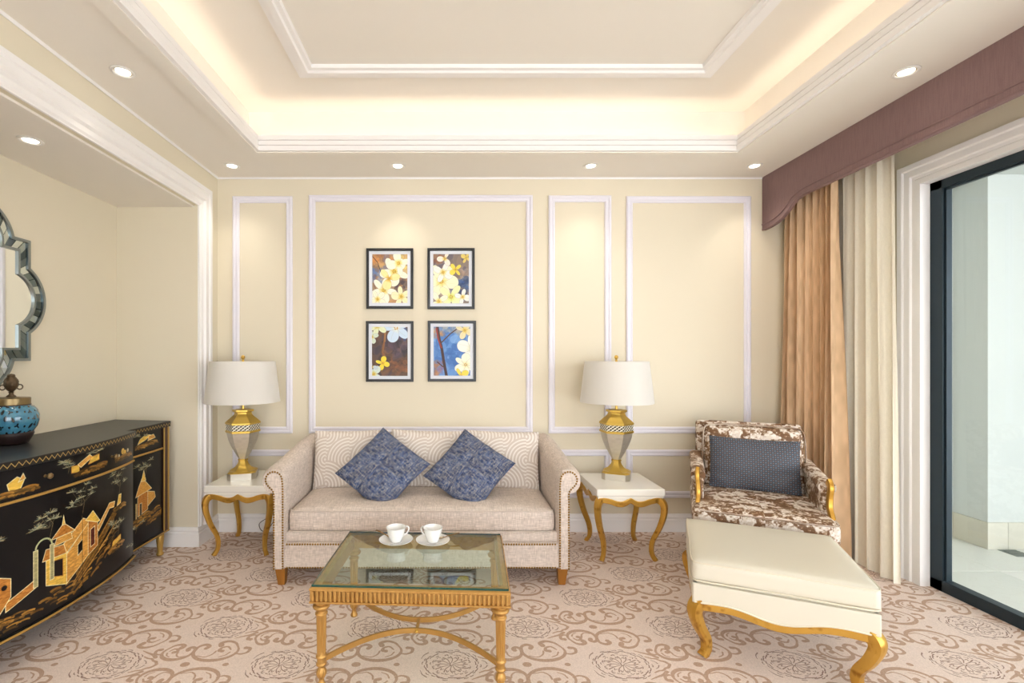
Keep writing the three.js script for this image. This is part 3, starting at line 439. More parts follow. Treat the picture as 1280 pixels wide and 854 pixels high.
// patterned back pillows
{
  const fan = dataTex(512, (u, v, i, j) => {
    const X = u * 2, Y = v * 2, cx = Math.floor(X), cy = Math.floor(Y), fx = X - cx, fy = Y - cy; const odd = cy % 2; const d = odd ? Math.hypot(fx, fy) : Math.hypot(1 - fx, fy);
    const d2 = odd ? Math.hypot(1 - fx, 1 - fy) : Math.hypot(fx, 1 - fy); const r = d < 0.98 ? d : d2; const st = Math.sin(r * 6.2832 * 7.2); const k = Math.min(1, Math.max(0, (st - 0.05) * 3)); const n = (hash(i, j) - 0.5) * 12;
    return mixc([206 + n, 192 + n, 180 + n], [232 + n, 224 + n, 216 + n], k);
  });
  const m = mat('#ffffff', 0.85, { map: fan, sheen: 0.2 });
  const spots = [[-0.735, 0.66, 3.435, -0.22, 0.02, 'patterned ivory back pillow at the sofa end near the niche', 1], [-0.185, 0.66, 3.435, -0.22, -0.03, 'patterned ivory back pillow in the middle of the sofa behind blue pillows', 2], [0.362, 0.655, 3.43, -0.22, -0.03, 'patterned ivory back pillow at the sofa end near the armchair', 3]];
  for (const [X, Y, Z, lean, roll, label, seed] of spots) { const p = mesh('back_pillow', cubeUV(cushion(0.54, 0.42, 0.15, { seed, pinch: 0.04 }), 0.34), m); p.position.copy(W(X, Y, Z)); p.rotation.set(lean, 0, roll); p.userData = { label, category: 'pillow', group: 'patterned back pillows' }; }
  const tweed = dataTex(512, (u, v, i, j) => {
    const warp = vnoise(u * 128, v * 14, 4096), weft = vnoise(u * 14 + 31, v * 128 + 17, 4096), over = ((i >> 2) + (j >> 2)) % 2, big = fbm(u * 5 + 3, v * 5, 4096, 3), n = hash(i >> 1, j >> 1);
    const k = (over ? warp : weft) * 0.75 + n * 0.25; const blue = mixc([38, 58, 104], [52, 92, 158], big * 1.4 - 0.2); return k > 0.6 ? mixc([150, 146, 140], [184, 178, 168], n) : k > 0.42 ? blue : mixc([22, 28, 50], blue, 0.35);
  });
  const bm = mat('#ffffff', 0.9, { map: tweed, bumpMap: linenBump, bumpScale: 0.0015 });
  for (const [X, Y, Z, roll, yaw, lean, label, seed, w, h] of [[-0.468, 0.645, 3.205, 0.86, 0.05, -0.68, 'blue tweed pillow set on its corner, next to the sofa arm by the niche', 5, 0.465, 0.45], [0.118, 0.64, 3.2, 0.92, -0.05, -0.68, 'blue tweed pillow set on its corner, towards the sofa arm by the armchair', 9, 0.46, 0.44]]) {
    const g = cubeUV(cushion(w, h, 0.15, { seed, wr: 0.006, pinch: 0.06 }), 0.24).rotateZ(roll), q = g.attributes.position;
    for (let i = 0; i < q.count; i++) { const y = q.getY(i); if (y < -0.16) { const k = -0.16 - y; q.setXYZ(i, q.getX(i) * (1 + k * 0.6), -0.16 - 0.09 * Math.tanh(k / 0.09), q.getZ(i) + Math.sign(q.getZ(i)) * k * 0.12); } }   // corner squashed on the seat
    g.deleteAttribute('normal'); const p = mesh('blue_pillow', toCreasedNormals(g, 1.2), bm); p.position.copy(W(X, Y, Z)); p.rotation.set(lean, yaw, 0, 'YXZ'); p.userData = { label, category: 'pillow', group: 'blue tweed pillows' };
  }
}

// ---------------------------------------------------------------- side tables and lamps
function cabriole(sx, sz, hx, hz, h, w0, w1, out = 0.02) {   // leg at a corner, bowing outwards along the diagonal
  const p = (o, y) => V(sx * (hx + o), y, sz * (hz + o));
  return sweep([p(-0.012, h), p(out * 0.8, h - 0.03), p(out, h * 0.8), p(out * 0.2, h * 0.55), p(-out * 1.2, h * 0.28), p(-out * 1.25, h * 0.1), p(-out * 0.5, 0.0)], (t) => { const a = w0 + (w1 - w0) * Math.pow(t, 0.7); const f = t > 0.9 ? 1 + (t - 0.9) * 2 : 1; return [a * f, a * f]; }, { n: 30, sides: 12, e: 5, ref: V(sz, 0, -sx).normalize(), crease: 0.8 });
}
const TB = 0.2;
function sideTable(label, pos, turn) {
  const t = thing('side_table', label, 'side table', pos, turn, 'side tables by the sofa');
  mesh('tabletop', merge([box(-0.232, 0.232, 0.458, 0.505, -0.232, 0.232, 0.006, 3), box(-0.222, 0.222, 0.435, 0.46, -0.222, 0.222, 0.004)]), ivoryM, t, 'ivory lacquered top');
  const lower = [[-0.2, 0.425], [-0.17, 0.428], [-0.13, 0.42], [-0.09, 0.405], [-0.055, 0.401], [-0.028, 0.41], [-0.01, 0.422], [0, 0.427]];
  const full = [...lower, ...lower.slice(0, -1).reverse().map(([x, y]) => [-x, y])], curve = new THREE.CatmullRomCurve3(full.map(([x, y]) => V(x, y, 0))), cp = curve.getPoints(60);
  for (const [k, ry] of [[0, 0], [1, Math.PI / 2], [2, Math.PI], [3, -Math.PI / 2]]) {
    const sh = new THREE.Shape(); sh.moveTo(-0.215, 0.44); cp.forEach((p) => sh.lineTo(p.x * 1.06, p.y + 0.002)); sh.lineTo(0.215, 0.44);
    mesh('apron_panel', new THREE.ExtrudeGeometry(sh, { depth: 0.01, bevelEnabled: false }).translate(0, 0, 0.205).rotateY(ry), ivoryM, t);
    const bd = new THREE.Shape(); cp.forEach((p, i) => (i ? bd.lineTo(p.x * 1.06, p.y + 0.014) : bd.moveTo(p.x * 1.06, p.y + 0.014))); [...cp].reverse().forEach((p) => bd.lineTo(p.x * 1.06, p.y - 0.016));
    mesh('apron_rim', cubeUV(new THREE.ExtrudeGeometry(bd, { depth: 0.014, bevelEnabled: true, bevelSize: 0.004, bevelThickness: 0.004, bevelSegments: 3 }).translate(0, 0, 0.207).rotateY(ry), 1), gildM, t, 'gilded scalloped apron rim');
  }
  for (const [a, b] of [[-1, 1], [1, 1], [-1, -1], [1, -1]]) mesh('leg', cabriole(a, b, TB, TB, 0.436, 0.026, 0.0125, 0.026), gildM, t, 'gilded curved leg');
  return t;
}
sideTable('ivory side table with gilded curved legs between the niche and the sofa', [-1.497, 0, 3.52], 0.0);
sideTable('ivory side table with gilded curved legs between the sofa and the armchair', [1.215, 0, 3.43], 0.0);
{
  const silverGold = (lo, hi) => dataTex(128, (u, v, i, j) => { const n = (fbm(u * 20, v * 20, 20, 3) - 0.5) * 18; return [206 + n, 200 + n, 186 + n]; });
  const champagneM = mat('#ffffff', 0.36, { metalness: 0.75, map: silverGold() }), lampGoldM = mat('#ccab52', 0.32, { metalness: 0.8 });
  const weave = canvasTex(256, 64, (g, w, h) => { g.fillStyle = '#2e2a1c'; g.fillRect(0, 0, w, h); g.lineWidth = 9; g.lineCap = 'round'; for (const [c, s] of [['#b9b39c', 1], ['#f2efe2', -1]]) { g.strokeStyle = c; for (let i = -3; i < 14; i++) { g.beginPath(); g.moveTo(i * 32, s > 0 ? 0 : h); g.lineTo(i * 32 + 64, s > 0 ? h : 0); g.stroke(); } } });
  weave.repeat.set(3, 1);
  const weaveM = mat('#ffffff', 0.4, { map: weave, bumpMap: weave, bumpScale: 0.004, metalness: 0.3 });
  const shadeM = mat('#f3f0ea', 0.9, { transmission: 0.3, thickness: 0, bumpMap: linenBump, bumpScale: 0.0003 });
  const hex = (profile, seg = 6) => { const g = new THREE.LatheGeometry(profile.map(([r, y]) => new THREE.Vector2(Math.max(r, 1e-4), y)), seg, Math.PI / 6); return toCreasedNormals(g, 0.5); };
  const plinth = (r, y0, y1, c, top = r) => { const oct = (R) => { const k = R - c * R / r; return [[-R, -k], [-k, -R], [k, -R], [R, -k], [R, k], [k, R], [-k, R], [-R, k]]; }; const pos = [], A = oct(r), B = oct(top); for (let i = 0; i < 8; i++) { const j = (i + 1) % 8; pos.push(A[i][0], y0, A[i][1], A[j][0], y0, A[j][1], B[j][0], y1, B[j][1], A[i][0], y0, A[i][1], B[j][0], y1, B[j][1], B[i][0], y1, B[i][1]); pos.push(0, y1, 0, B[i][0], y1, B[i][1], B[j][0], y1, B[j][1]); pos.push(0, y0, 0, A[i][0], y0, A[i][1], A[j][0], y0, A[j][1]); } return quadsGeo(pos); };
  const lamp = (label, pos, turn, cordLabel, cord) => {
    const l = thing('table_lamp', label, 'lamp', pos, turn, 'table lamps by the sofa');
    mesh('base', plinth(0.098, 0, 0.046, 0.028), champagneM, l); mesh('base_cap', plinth(0.098, 0.046, 0.058, 0.028, 0.082), lampGoldM, l);
    mesh('foot', hex([[0.094, 0.056], [0.078, 0.064], [0.056, 0.08], [0.038, 0.104], [0.031, 0.124], [0.036, 0.128], [0.036, 0.136], [0.03, 0.14]]), lampGoldM, l);
    const body = mesh('urn', hex([[0.03, 0.14], [0.036, 0.15], [0.058, 0.19], [0.082, 0.235], [0.1, 0.28], [0.111, 0.325], [0.114, 0.345]]), champagneM, l);
    mesh('rim', merge([hex([[0.114, 0.338], [0.122, 0.342], [0.122, 0.354], [0.117, 0.357]]), hex([[0.117, 0.4], [0.123, 0.403], [0.123, 0.414], [0.112, 0.424]])]), lampGoldM, body);
    mesh('woven_band', hex([[0.117, 0.356], [0.117, 0.401]]), weaveM, body);
    mesh('shoulder', hex([[0.116, 0.42], [0.106, 0.43], [0.088, 0.446], [0.07, 0.462], [0.061, 0.476], [0.06, 0.486], [0.075, 0.494], [0.075, 0.507], [0.02, 0.512]]), lampGoldM, l);
    mesh('stem', turned([[0.011, 0.51], [0.009, 0.53], [0.009, 0.875], [0.0001, 0.876]], 16), brassM, l);
    const sh = mesh('lamp_shade', turned([[0.262, 0.562], [0.2625, 0.566], [0.2285, 0.862], [0.226, 0.866], [0.2255, 0.862], [0.2595, 0.566], [0.262, 0.562]], 64), shadeM, l, 'round white fabric shade');
    mesh('shade_carrier', merge([0, 1, 2].map((i) => sweep([V(0, 0.852, 0), V(Math.cos(i * 2.094) * 0.227, 0.852, Math.sin(i * 2.094) * 0.227)], () => [0.002, 0.002], { n: 1, straight: true, ref: V(0, 1, 0) }))), brassM, sh);
    mesh('bulb', turned([[0.0001, 0.79], [0.022, 0.775], [0.03, 0.75], [0.024, 0.72], [0.014, 0.69], [0.014, 0.66]], 20), porcelainM, l);
    mesh('finial', turned([[0.006, 0.872], [0.009, 0.876], [0.006, 0.88], [0.014, 0.89], [0.0155, 0.898], [0.011, 0.909], [0.0001, 0.913]], 20), brassM, l);
    const pc = mesh('power_cord', tube(cord.map(([x, y, z]) => W(pos[0] + x, pos[1] + y, pos[2] - z)), 0.0028, 80), mat('#4a4038', 0.6)); pc.userData = { label: cordLabel, category: 'cord' };
  };
  lamp('gold urn table lamp with white shade on the side table near the niche', [-1.563, 0.505, 3.53], 0.28, 'dark power cord looping behind the side table near the niche', [[0.09, -0.06, -0.245], [0.12, -0.1, -0.245], [0.13, -0.3, -0.24], [0.09, -0.38, -0.235], [0.04, -0.42, -0.2], [0.09, -0.46, -0.15], [0.16, -0.4, -0.16], [0.17, -0.2, -0.235], [0.18, -0.3, -0.24]]);
  lamp('gold urn table lamp with white shade on the side table near the armchair', [1.222, 0.505, 3.51], -0.42, 'dark power cord looping under the side table near the armchair', [[-0.12, -0.06, -0.26], [-0.13, -0.1, -0.24], [-0.08, -0.18, -0.2], [0.0, -0.19, -0.16], [0.06, -0.15, -0.2], [0.07, -0.08, -0.235]]);
}

// ---------------------------------------------------------------- coffee table, cups
{
  const W2 = 0.42, D2 = 0.315, T = 0.45;
  const t = thing('coffee_table', 'gold metal coffee table with a clear glass top and fluted legs', 'coffee table', [-0.164, 0, 2.268], -0.045);
  const rectPath = (a, b) => [[-a, -b], [a, -b], [a, b], [-a, b]];
  mesh('apron', cubeUV(moulding(rectPath(W2, D2), [[0.042, 0.368], [0.004, 0.368], [0, 0.372], [0, 0.378], [0.014, 0.38], [0.014, 0.422], [0, 0.424], [0, 0.432], [0.008, 0.437], [0.042, 0.437], [0.042, 0.368]], true, (x, z, h) => V(x, h, -z)), 0.3), tableGoldM, t);
  { const list = [], bar = box(-0.0058, 0.0058, 0.379, 0.4225, -0.009, 0.0062, 0.003, 2); const arch = new THREE.TorusGeometry(0.0055, 0.0022, 4, 8, Math.PI);
    const run = (len, place) => { const n = Math.round(len / 0.0187); for (let i = 0; i < n; i++) list.push(place(bar.clone(), -len / 2 + (i + 0.5) * len / n)); };
    run(2 * W2 - 0.01, (g, x) => g.translate(x, 0, D2 - 0.006)); run(2 * W2 - 0.01, (g, x) => g.translate(x, 0, D2 - 0.006).rotateY(Math.PI)); run(2 * D2 - 0.01, (g, x) => g.translate(x, 0, W2 - 0.006).rotateY(Math.PI / 2)); run(2 * D2 - 0.01, (g, x) => g.translate(x, 0, W2 - 0.006).rotateY(-Math.PI / 2));
    const m = mesh('fluted_frieze', cubeUV(merge(list), 0.3), tableGoldM, t, 'row of small upright flutes around the apron'); m.userData.kind = 'stuff'; }
  const gl = mesh('glass_top', box(-W2 + 0.03, W2 - 0.03, T - 0.0005, T, -D2 + 0.03, D2 - 0.03), tableGlassM, t, 'clear glass top');
  mesh('bevelled_edge', moulding(rectPath(W2 - 0.008, D2 - 0.008), [[0.0, T - 0.004], [0.022, T]], true, (x, z, h) => V(x, h, -z)), glassEdgeM, gl, 'bevelled glass edge');
  mesh('glass_rim', moulding(rectPath(W2 - 0.008, D2 - 0.008), [[0.0, T - 0.012], [0.0, T - 0.004], [0.002, T - 0.004], [0.002, T - 0.012], [0, T - 0.012]], true, (x, z, h) => V(x, h, -z)), glassRimM, gl, 'dark green glass rim');
  const prof = [[0.0, 0.0], [0.017, 0.0], [0.0185, 0.006], [0.012, 0.022], [0.0105, 0.034], [0.015, 0.04], [0.022, 0.054], [0.0215, 0.068], [0.013, 0.082], [0.013, 0.088], [0.022, 0.094], [0.022, 0.1], [0.018, 0.104], [0.019, 0.122], [0.0235, 0.128], [0.0235, 0.134], [0.0185, 0.14], [0.0215, 0.305], [0.026, 0.31], [0.026, 0.316], [0.02, 0.321], [0.021, 0.33], [0.034, 0.338], [0.037, 0.346], [0.032, 0.353], [0.024, 0.356], [0.028, 0.362], [0.028, 0.37], [0, 0.37]];
  const fine = []; for (let i = 0; i < prof.length - 1; i++) { const n = prof[i + 1][1] - prof[i][1] > 0.05 ? 8 : 2; for (let k = 0; k < n; k++) fine.push([prof[i][0] + (prof[i + 1][0] - prof[i][0]) * k / n, prof[i][1] + (prof[i + 1][1] - prof[i][1]) * k / n]); } fine.push(prof.at(-1));
  const lg = turned(fine, 144, (y, a) => (y > 0.142 && y < 0.303 ? 1 - 0.22 * Math.pow(0.5 + 0.5 * Math.cos(a * 10), 2) : y > 0.042 && y < 0.08 ? 1 - 0.08 * Math.pow(0.5 + 0.5 * Math.cos(a * 10), 2) : 1));
  for (const x of [-1, 1]) for (const z of [-1, 1]) { const l = mesh('leg', lg, tableGoldM, t, 'turned fluted leg'); l.position.set(x * (W2 - 0.04), 0, z * (D2 - 0.04)); }
  for (const s of [1, -1]) { // bowed stretchers
    const pts = []; for (let i = 0; i <= 16; i++) { const a = -1 + i / 8; pts.push(V(a * (W2 - 0.055), 0.115, s * (0.045 + (D2 - 0.095) * a * a))); }
    mesh('stretcher', sweep(pts, () => [0.0055, 0.012], { n: 40, sides: 12, e: 10, ref: V(0, 1, 0) }), tableGoldM, t, 'bowed gold stretcher');
  }
  mesh('stretcher_link', cubeUV(box(-0.007, 0.007, 0.106, 0.124, -0.048, 0.048, 0.003), 0.3), tableGoldM, t);
  for (const s of [1, -1]) mesh('stud', new THREE.SphereGeometry(0.0085, 14, 10).translate(0, 0.115, s * 0.053), brassM, t);
  // cups
  const cupProf = [[0.0, 0.006], [0.022, 0.006], [0.024, 0.002], [0.0265, 0.004], [0.033, 0.02], [0.041, 0.04], [0.046, 0.058], [0.0495, 0.074], [0.05, 0.076], [0.048, 0.0755], [0.044, 0.058], [0.039, 0.04], [0.03, 0.02], [0.02, 0.011], [0.0, 0.01]];
  const set = (X, Z, turn, label, sl, spl, st) => {
    const sa = thing('saucer', sl, 'saucer', [X, T, Z], 0, 'saucers on the coffee table'); mesh('plate', turned([[0, 0.004], [0.028, 0.004], [0.03, 0], [0.036, 0.002], [0.06, 0.009], [0.086, 0.019], [0.087, 0.021], [0.084, 0.0205], [0.058, 0.012], [0.034, 0.007], [0.03, 0.0065], [0, 0.0065]], 48), porcelainM, sa); mesh('well_ring', turned([[0.03, 0.0064], [0.032, 0.0078], [0.034, 0.0064]], 40), porcelainM, sa);
    const c = thing('coffee_cup', label, 'cup', [X, T + 0.0055, Z], turn, 'coffee cups'); mesh('bowl', turned(cupProf, 48), porcelainM, c);
    mesh('handle', tube([V(0.044, 0.062, 0), V(0.062, 0.068, 0), V(0.073, 0.056, 0), V(0.066, 0.038, 0), V(0.05, 0.027, 0), V(0.034, 0.024, 0)], 0.0038, 30, 8), porcelainM, c);
    const sp = thing('teaspoon', spl, 'spoon', [X, T, Z], st, 'teaspoons');
    mesh('handle', sweep([V(0.058, 0.0215, 0.0), V(0.085, 0.0265, 0), V(0.125, 0.032, 0), V(0.145, 0.033, 0)], (q) => [0.003 + 0.004 * q, 0.0018], { n: 16, ref: V(0, 1, 0), sides: 8, e: 2 }), mat('#b08a58', 0.25, { metalness: 0.9 }), sp);
    mesh('bowl', new THREE.SphereGeometry(1, 16, 8, 0, 6.2832, Math.PI / 2, Math.PI / 2).scale(0.018, 0.006, 0.011).rotateZ(0.16).translate(0.045, 0.0225, 0), mat('#b9ab94', 0.2, { metalness: 0.95 }), sp);
  };
  set(-0.287, 2.42, 0.55, 'white porcelain coffee cup nearer the niche, on its saucer', 'white porcelain saucer under the coffee cup nearer the niche', 'bronze teaspoon resting behind the coffee cup nearer the niche', 2.5);
  set(-0.098, 2.415, 2.6, 'white porcelain coffee cup nearer the armchair, on its saucer', 'white porcelain saucer under the coffee cup nearer the armchair', 'bronze teaspoon on the saucer nearer the armchair, handle sticking out', 0.35);
}

// ---------------------------------------------------------------- armchair and footstool
const velvetTex = dataTex(1024, (u, v, i, j) => {
  const wx = fbm(u * 6 + 5, v * 6, 4096, 3) * 1.4, wy = fbm(u * 6, v * 6 + 9, 4096, 3) * 1.4, a = fbm(u * 9 + wx, v * 12 + wy, 4096, 5), b = fbm(u * 42 + wx * 3, v * 42, 4096, 3), c = a * 0.68 + b * 0.32; const n = (hash(i, j) - 0.5) * 16;
  const k = Math.min(1, Math.max(0, (c - 0.412) * 7)); const q = Math.min(1, Math.max(0, (b - 0.5) * 4)); const col = mixc(mixc([112, 78, 48], [150, 112, 76], q), mixc([218, 204, 190], [236, 228, 220], q), k); return [col[0] + n, col[1] + n, col[2] + n];
});
const velvetM = mat('#ffffff', 0.55, { map: velvetTex, sheen: 0.6, sheenRoughness: 0.35 });
{
  const vel = (g) => cubeUV(g, 0.42);
  const c = thing('armchair', 'crushed brown and ivory velvet armchair with gilded arm fronts', 'armchair', [1.97, 0, 3.075], -0.45);
  mesh('seat_base', vel(box(-0.335, 0.335, 0.22, 0.4, -0.42, 0.42, 0.03, 4)), velvetM, c);
  const seat = mesh('seat_cushion', vel(softBox(0.72, 0.13, 0.8, 0.03, 0.018).translate(-0.01, 0.43, 0.04)), velvetM, c);
  mesh('welt', tube([V(-0.342, 0.487, 0.1), V(-0.342, 0.487, 0.39), V(-0.33, 0.487, 0.432), V(-0.29, 0.487, 0.44), V(0.29, 0.487, 0.44), V(0.33, 0.487, 0.432), V(0.342, 0.487, 0.39), V(0.342, 0.487, 0.1)], 0.005, 100), velvetM, seat);
  const bk = box(-0.33, 0.33, 0.25, 0.93, -0.06, 0.06, 0.03, 4).translate(0, -0.25, 0).rotateX(-0.1).translate(0, 0.25, -0.37); mesh('backrest', vel(bk), velvetM, c);
  const bc = mesh('back_cushion', vel(softBox(0.6, 0.17, 0.45, 0.05, 0.03).rotateX(Math.PI / 2).rotateX(-0.13).translate(0.015, 0.69, -0.285)), velvetM, c);
  const rr = (w, h, z) => { const o = []; for (const [sx, sy] of [[-1, -1], [1, -1], [1, 1], [-1, 1]]) for (const k of [0, 1, 2]) { const a = Math.atan2(sy, sx) + (k - 1) * 0.6; o.push(V(sx * (w - 0.04) + Math.cos(a) * 0.04, sy * (h - 0.04) + Math.sin(a) * 0.04, z)); } return o; };
  { const g = tube(rr(0.296, 0.222, 0.066), 0.0055, 120, 6, true).rotateX(-0.13).translate(0.015, 0.69, -0.285); mesh('welt', g, velvetM, bc); }
  for (const s of [-1, 1]) {
    const a = mesh('arm', vel(merge([box(s < 0 ? -0.36 : 0.3, s < 0 ? -0.3 : 0.36, 0.3, 0.64, -0.36, 0.235, 0.025, 4)])), velvetM, c);
    mesh('arm_pad', vel(sweep([V(s * 0.332, 0.675, -0.34), V(s * 0.332, 0.662, -0.1), V(s * 0.332, 0.645, 0.22)], () => [0.042, 0.034], { n: 20, sides: 20, e: 2.6, ref: V(0, 1, 0), crease: 1 })), velvetM, a);
    mesh('arm_front', sweep([V(s * 0.335, 0.685, 0.235), V(s * 0.338, 0.66, 0.262), V(s * 0.334, 0.6, 0.262), V(s * 0.332, 0.54, 0.27), V(s * 0.338, 0.48, 0.3), V(s * 0.34, 0.4, 0.31)], (t) => [0.03 - 0.006 * Math.sin(t * 3), 0.014], { n: 30, sides: 16, e: 5, ref: V(1, 0, 0), crease: 0.8 }), gildM, c, 'gilded carved arm front');
  }
  mesh('rail', merge([box(-0.335, 0.335, 0.19, 0.23, 0.39, 0.42, 0.008), box(-0.345, -0.32, 0.19, 0.23, -0.4, 0.42, 0.008), box(0.32, 0.345, 0.19, 0.23, -0.4, 0.42, 0.008), box(-0.335, 0.335, 0.19, 0.23, -0.42, -0.39, 0.008)]), gildM, c);
  for (const [x, z] of [[-1, 1], [1, 1], [-1, -1], [1, -1]]) mesh('leg', cabriole(x, z, 0.305, 0.38, 0.22, 0.03, 0.016, 0.018), gildM, c, 'gilded curved leg');
  // lumbar pillow
  const dots = canvasTex(256, 256, (g, w, h) => { g.fillStyle = '#434852'; g.fillRect(0, 0, w, h); for (let j = 0; j < 8; j++) for (let i = 0; i < 8; i++) { g.fillStyle = (i + j) % 2 ? '#7c605c' : '#6d8092'; g.beginPath(); g.ellipse(i * 32 + 16, j * 32 + 16, 7, 9, 0.3, 0, 7); g.fill(); g.fillStyle = '#2c3038'; g.fillRect(i * 32, j * 32, 32, 4); } });
  const pm = mat('#ffffff', 0.6, { map: dots, sheen: 0.3 });
  const p = mesh('lumbar_pillow', cubeUV(cushion(0.53, 0.36, 0.13, { seed: 13, wr: 0.006, pinch: 0.05 }), 0.11), pm); p.userData = { label: 'slate grey oblong pillow with tiny dots on the armchair', category: 'pillow' };
  p.position.set(0.012, 0.672, -0.135); p.rotation.set(-0.22, 0, -0.01); const m4 = new THREE.Matrix4(); c.updateMatrixWorld(true); p.updateMatrix(); m4.multiplyMatrices(c.matrixWorld, p.matrix); m4.decompose(p.position, p.quaternion, p.scale);
}
{
  const o = thing('footstool', 'cream leather footstool with gilded serpentine frame in front of the armchair', 'footstool', [1.56, 0, 2.345], -0.42);
  const hw = 0.345, hd = 0.325;
  const cu = mesh('cushion', softBox(2 * hw, 0.094, 2 * hd, 0.016, 0.014).translate(0, 0.413, 0), leatherM, o);
  const loop = (y, g = 0) => [V(-hw + 0.004 - g, y, -hd), V(-hw - g, y, 0), V(-hw - g, y, hd - 0.02), V(-hw + 0.012, y, hd + g), V(0, y, hd + g), V(hw - 0.012, y, hd + g), V(hw + g, y, hd - 0.02), V(hw + g, y, 0), V(hw - 0.004 + g, y, -hd)];
  mesh('welt', merge([tube(loop(0.453, -0.003), 0.0035, 140), tube(loop(0.372, -0.001), 0.0035, 140)]), weltM, cu);
  // upholstered box with a serpentine lower edge
  const low = (q) => 0.268 - 0.03 * Math.pow(Math.cos(q * Math.PI / 2), 2) + 0.016 * Math.pow(Math.abs(Math.sin(q * Math.PI)), 2);   // q in -1..1
  const lowPts = (w, dy) => Array.from({ length: 41 }, (_, i) => { const q = -1 + i / 20; return new THREE.Vector2(q * w, low(q) + dy); });
  const panel = (w, d, ry) => { const sh = new THREE.Shape([new THREE.Vector2(-w, 0.352), ...lowPts(w, 0), new THREE.Vector2(w, 0.352)]); return new THREE.ExtrudeGeometry(sh, { depth: 0.012, bevelEnabled: true, bevelSize: 0.004, bevelThickness: 0.008, bevelSegments: 3 }).translate(0, 0, d - 0.022).rotateY(ry); };
  mesh('upholstered_box', merge([panel(hw - 0.008, hd, 0), panel(hw - 0.008, hd, Math.PI), panel(hd - 0.008, hw, Math.PI / 2), panel(hd - 0.008, hw, -Math.PI / 2), box(-hw + 0.02, hw - 0.02, 0.3, 0.367, -hd + 0.02, hd - 0.02)]), leatherM, o);
  const band = (w, d, ry) => { const sh = new THREE.Shape([...lowPts(w, 0.002), ...lowPts(w, -0.032).reverse()]); return cubeUV(new THREE.ExtrudeGeometry(sh, { depth: 0.014, bevelEnabled: true, bevelSize: 0.004, bevelThickness: 0.004, bevelSegments: 3 }).translate(0, 0, d - 0.022).rotateY(ry), 1); };
  mesh('frame_rail', band(hw - 0.02, hd, 0), gildM, o, 'gilded serpentine rail'); mesh('frame_rail', band(hw - 0.02, hd, Math.PI), gildM, o); mesh('frame_rail', band(hd - 0.02, hw, Math.PI / 2), gildM, o); mesh('frame_rail', band(hd - 0.02, hw, -Math.PI / 2), gildM, o);
  mesh('welt', merge([0, 1].map((k) => tube(lowPts(hw - 0.01, 0.001).map((p) => V(p.x, p.y, k ? -hd : hd)), 0.0035, 80))), weltM, o);
  for (const [x, z] of [[-1, 1], [1, 1], [-1, -1], [1, -1]]) mesh('leg', cabriole(x, z, hw - 0.035, hd - 0.035, 0.272, 0.034, 0.017, 0.022), gildM, o, 'gilded curved leg');
}

